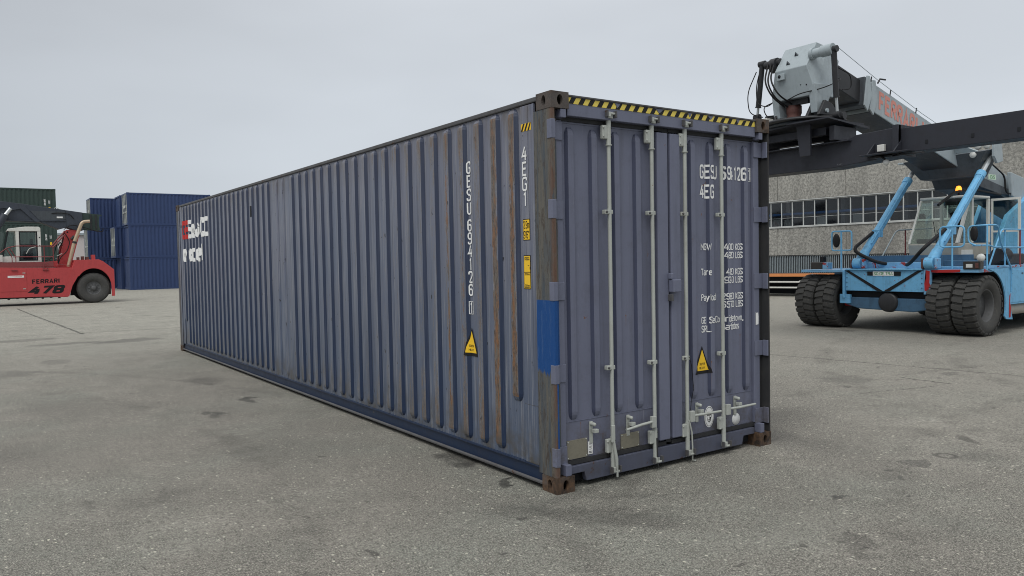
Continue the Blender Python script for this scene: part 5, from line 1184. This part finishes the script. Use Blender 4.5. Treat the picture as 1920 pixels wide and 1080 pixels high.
t1 = tyre_mesh(.755, .50, .33, False).build('tyre', M['tyre'], rs, 0, (0, 0, 0)); r1 = rim_mesh(.35, .50, .03, 10).build('rim', M['rim'], t1, 0, (0, 0, 0))
def placer(o, x, y, fl=False): o.location = (x-rs.location.x, y-rs.location.y, .755); o.rotation_euler = (0, 0, PI if fl else 0)
placer(t1, 1.66, YS+.28)
for (x, y, fl) in ((1.66, 42.1, True), (-4.9, 40.0, False), (-4.9, 42.0, True)):
    c_ = t1.copy(); C.objects.link(c_); c_.parent = rs; q = r1.copy(); C.objects.link(q); q.parent = c_; placer(c_, x, y, fl)
Q('rear_axle', 'greasy', 1.4, 1.9, YS+.55, 41.8, .45, .85)
lay('lettering', M['black'], body, stroke_text('FERRARI', .175, None, 1.7, 'CENTER', 1.15, 2.4), (-.40, YS+.015, 1.06), (1, 0, .02), (0, 0, 1))
lay('lettering', M['black'], body, stroke_text('478', .31, None, 2.1, 'CENTER', 1.75, 2.4, .38), (-.37, YS+.015, .64), (1, 0, .02), (0, 0, 1))
hp_ = bx('access_panel', M['red'], body, -2.9, -1.20, YS+.010, YS+.0195, .60, 1.66, bevel=.004)
sgn_ = bx('maker_plate', M['white'], hp_, -1.96, -1.30, YS+.001, YS+.009, 1.26, 1.36)
lay('lettering', M['redtxt'], sgn_, rect(.5, .014), (-1.63, YS-.001, 1.31), (1, 0, 0), (0, 0, 1))
for z in (1.48, .72): bx('hatch_latch', M['galv'], hp_, -1.36, -1.24, YS+.001, YS+.009, z-.02, z+.02)
Q('belly_pan', 'dark', -6, .2, 39.9, 42.2, .25, .32); 
b = MB()
for k in range(7): b.box(-2+k*.35, -1.9+k*.35, 39.75, 39.9, .2+.03*(k % 2), .34)
b.build('underbody_parts', M['greasy'], rs)
# cab
rc = root('cab', (0, 0, 0), None, None); rc.parent = rs; rc.location = -rs.location
def QC(name, mat, *b, bevel=.012): return MB().box(*b).build(name, M[mat], rc, bevel)
ca, cb_ = 40.0, 41.5
MB().prism([(-2.25, 2.0), (-1.45, 2.0), (-1.45, 2.30), (-2.12, 2.28)], 'y', ca, cb_).build('cab_base', M['cabwhite'], rc, .01)
QC('cab_base', 'cabwhite', -1.449, -.52, ca, cb_, 2.0, 2.06)
MB().prism([(-1.90, 3.55), (-1.86, 3.62), (-1.15, 3.72), (-.60, 3.72), (-.52, 3.66), (-.52, 3.50), (-1.90, 3.50)], 'y', ca-.01, cb_+.01).build('cab_roof', M['cabwhite'], rc, .02)
QC('door_pillar', 'cabwhite', -.66, -.52, ca, ca+.12, 2.06, 3.50); QC('door_pillar', 'cabwhite', -.66, -.52, cb_-.12, cb_, 2.06, 3.50)
QC('middle_pillar', 'cabwhite', -1.56, -1.42, ca, ca+.12, 2.29, 3.50); QC('middle_pillar', 'cabwhite', -1.56, -1.42, cb_-.12, cb_, 2.29, 3.50)
for y in (ca, cb_-.05): MB().prism([(-2.12, 2.28), (-2.07, 2.28), (-1.83, 3.50), (-1.89, 3.50)], 'y', y, y+.05).build('front_pillar', M['dark'], rc)
MB().prism([(-2.10, 2.29), (-1.562, 2.29), (-1.562, 3.49), (-1.86, 3.49)], 'y', ca+.02, ca+.03).build('side_window', M['glass'], rc)
MB().prism([(-2.10, 2.29), (-1.562, 2.29), (-1.562, 3.49), (-1.86, 3.49)], 'y', cb_-.03, cb_-.02).build('side_window', M['glass'], rc)
MB().prism([(-2.12, 2.29), (-2.11, 2.29), (-1.88, 3.49), (-1.89, 3.49)], 'y', ca+.05, cb_-.05).build('windscreen', M['glass'], rc)
cd_ = QC('cab_door', 'dark', -1.415, -.665, ca+.01, ca+.05, 2.07, 2.13, bevel=0)
b = MB(); b.box(-1.415, -1.37, ca+.01, ca+.05, 2.13, 3.49); b.box(-.71, -.665, ca+.01, ca+.05, 2.13, 3.49); b.box(-1.37, -.71, ca+.01, ca+.05, 3.44, 3.49); b.box(-1.37, -.71, ca+.01, ca+.05, 2.80, 2.86); b.build('door_frame', M['dark'], cd_)
MB().box(-1.37, -.71, ca+.025, ca+.033, 2.86, 3.44).build('door_glass', M['glass'], cd_); MB().box(-1.37, -.71, ca+.025, ca+.033, 2.13, 2.80).build('door_glass', M['hallglass'], cd_)
MB().tube(rnd([(-1.15, ca-.01, 2.40), (-1.02, ca-.01, 2.66), (-.75, ca-.01, 2.74)], .08), .022, 6).build('door_handle', M['galv'], cd_)
MB().box(-.60, -.59, ca+.13, cb_-.13, 2.1, 3.49).build('rear_window', M['hallglass'], rc)
QC('seat', 'seat', -1.25, -.85, 40.5, 41.0, 2.07, 2.55, bevel=.05); QC('seat_back', 'seat', -.95, -.82, 40.5, 41.0, 2.55, 3.15, bevel=.05)
for z in (3.2, 2.8): bx('hinge', M['dark'], rc, -.60, -.55, ca-.015, ca-.001, z-.02, z+.02)
MB().prism([(-2.4, 3.0), (-2.2, 3.52), (-2.05, 3.52), (-1.97, 3.42), (-2.2, 2.3), (-2.4, 2.3)], 'y', 41.0, 41.5).build('windscreen_side', M['glass'], rc)
Q('control_box', 'cabwhite', -2.30, -2.12, 39.9, 40.0, 2.02, 2.36)
# rails
def qrail(path, r=.022, rr_=.08, mat='reddark'): return MB().tube(rnd(path, rr_), r, 7).build('guard_rail', M[mat], rs)
yy = YS+.12
qrail([(-2.4, yy, 2.3), (-1.95, yy, 2.68), (-1.6, yy, 2.78), (-.04, yy, 2.76), (-.04, yy, 2.02)]); qrail([(-1.7, yy, 2.26), (-.04, yy, 2.24)]); qrail([(-.42, yy, 1.7), (-.42, yy, 2.77)])
for x in (-1.75, -1.60): qrail([(x, yy-.05, 1.62), (x, yy-.05, 2.25), (x-.2, yy-.05, 2.65)], .018)
for x in (-.48, -.33): qrail([(x, YS-.02, 1.55), (x, YS-.02, 2.0)], .015)
for x in (-1.68, -.40): Q('step', 'reddark', x-.12, x+.12, YS-.05, YS+.015, 1.60, 1.63, bevel=.003)
qrail([(.10, yy, 1.70), (.10, yy, 1.88), (.7, yy, 1.80)], .015)
# mast
for y in (40.4, 41.5): MB().prism([(.16, 1.69), (.74, 1.69), (1.15, 3.2), (1.20, 3.30), (1.05, 3.60), (.60, 3.60), (.50, 3.1), (.28, 2.2)], 'y', y, y+.12).build('mast_plate', M['red'], rs, .012)
MB().prism([(.3, 1.69), (.74, 1.69), (1.1, 3.2), (.9, 3.25)], 'y', 40.53, 41.49).build('mast_web', M['reddark'], rs)
MB().prism([(-.5, 1.99), (.2, 2.05), (.2, 1.75), (-.5, 1.75)], 'y', 40.2, 41.6).build('mast_foot', M['red'], rs, .01)
for k in range(2): MB().tube([(-.12+k*.10, 40.1, 2.72-k*.02), (.52+k*.02, 40.25, 3.50-k*.14)], .035, 8).build('mast_stay', M['reddark'], rs)
for pth in ([(.5, 40.3, 3.45), (.42, 40.25, 2.95), (.25, 40.2, 2.7), (.22, 40.2, 2.35), (.18, 40.2, 1.95)], [(.55, 40.3, 3.4), (.75, 40.25, 3.0), (.6, 40.2, 2.5), (.28, 40.2, 2.2), (.2, 40.2, 1.9)], [(.45, 40.3, 3.0), (.15, 40.2, 2.85), (.05, 40.2, 2.4), (-.2, 40.1, 2.1), (-.45, 40.1, 2.05)], [(.40, 40.2, 2.8), (.30, 40.15, 3.0), (.22, 40.15, 2.8)]):
    MB().tube(rnd(pth, .2), .024, 6).build('hose', M['hose'], rs)
for z in (2.85, 2.95, 2.28): MB().tube([(.15, 40.18, z), (.38, 40.18, z+.12)], .022, 6).build('hose_coupling', M['galv'], rs)
MB().tube([(.82, 40.36, 3.12), (.96, 40.36, 3.28)], .07, 8).build('mast_clamp', M['greasy'], rs); MB().lathe([(0, -.01), (.04, -.01), (.04, 0)], (.66, 40.4, 3.48), 'y', 10).build('mast_pin', M['dark'], rs)
ex = MB().tube(rnd([(.60, 39.95, 1.75), (.90, 39.95, 2.96), (1.28, 39.95, 3.98), (1.62, 39.95, 4.01)], .18), .082, 14, False).build('exhaust_pipe', M['exhaust'], rs)
MB().tube([(.90, 39.95, 2.90), (.925, 39.95, 3.0)], .10, 14).build('pipe_collar', M['greasy'], ex)
for x, w, h in ((1.05, .1, .13), (1.25, .12, .17), (1.45, .14, .14), (1.72, .16, .24)): Q('engine_fitting', 'red' if x > 1.6 else 'motor', x-w/2, x+w/2, 39.9, 40.3, 2.075, 2.08+h)
# boom
MB().prism([(-7, 5.60), (-1.95, 4.93), (-1.25, 4.85), (.62, 4.58), (.62, 3.72), (.30, 3.62), (-.45, 3.95), (-1.9, 4.02), (-7, 4.4)], 'y', 40.35, 41.3).build('boom', M['reddk'], rs, .012)
bmr = MB().prism([(.622, 4.575), (1.35, 4.47), (1.35, 3.56), (.95, 3.60), (.622, 3.72)], 'y', 40.34, 41.31).build('boom_rear_box', M['reddk'], rs, .012)
b = MB(); b.prism([(1.352, 4.465), (2.22, 4.37), (2.22, 4.30), (2.10, 4.30), (2.10, 3.75), (2.15, 3.58), (1.352, 3.62)], 'y', 40.40, 40.43); b.prism([(1.352, 4.465), (2.22, 4.37), (2.15, 3.58), (1.352, 3.62)], 'y', 41.2, 41.25); b.build('boom_tail_plate', M['greencont'], rs)
for x in (1.72, 1.95): MB().box(x-.03, x+.03, 40.34, 40.40, 3.65, 4.38).build('tail_strap', M['greasy'], rs, .004)
MB().tube(rnd([(.5, 40.3, 3.6), (.8, 40.25, 3.85), (1.3, 40.25, 3.75), (2.0, 40.25, 3.5), (2.25, 40.25, 3.52), (2.24, 40.25, 3.68)], .2), .022, 6).build('hose', M['hose'], rs)
gp = MB(); gp.prism([(-2.6, 4.9), (-1.90, 4.93), (-1.22, 4.83), (-.50, 3.96), (-.72, 3.98), (-1.30, 4.60), (-1.62, 4.52), (-1.95, 4.62), (-2.6, 4.5)], 'y', 40.27, 40.345); gp.build('boom_gusset', M['reddk'], rs, .006)
Q('boom_rib', 'reddk', -2.5, .60, 40.30, 40.348, 4.02, 4.06, bevel=0)
MB().prism([(-.9, 4.52), (.60, 4.50), (.60, 4.12), (-.2, 4.02), (-.55, 4.08)], 'y', 40.335, 40.348).build('side_plate', M['boomdark'], rs)
Q('white_label', 'white', .22, .48, 40.325, 40.334, 4.17, 4.25, bevel=0)
MB().tube(rnd([(.0, 40.32, 4.40), (.35, 40.3, 4.44), (.8, 40.3, 4.38), (.95, 40.3, 4.15)], .2), .02, 6).build('hose', M['hose'], rs)
cr_ = MB().tube([(-2.7, 40.15, 3.0), (-1.93, 40.15, 4.30)], .17, 14).build('lift_cylinder', M['reddk'], rs)
MB().tube([(-1.95, 40.15, 4.25), (-1.70, 40.2, 4.60)], .09, 12).build('piston_rod', M['chrome'], cr_)
MB().tube([(.12, 40.5, 4.62), (.2, 40.5, 4.72), (.4, 40.5, 4.60)], .02, 6).build('cable_guide', M['galv'], rs)

SC.render.engine = 'CYCLES'
SC.cycles.pixel_filter_type = 'BLACKMAN_HARRIS'; SC.cycles.filter_width = 1.0
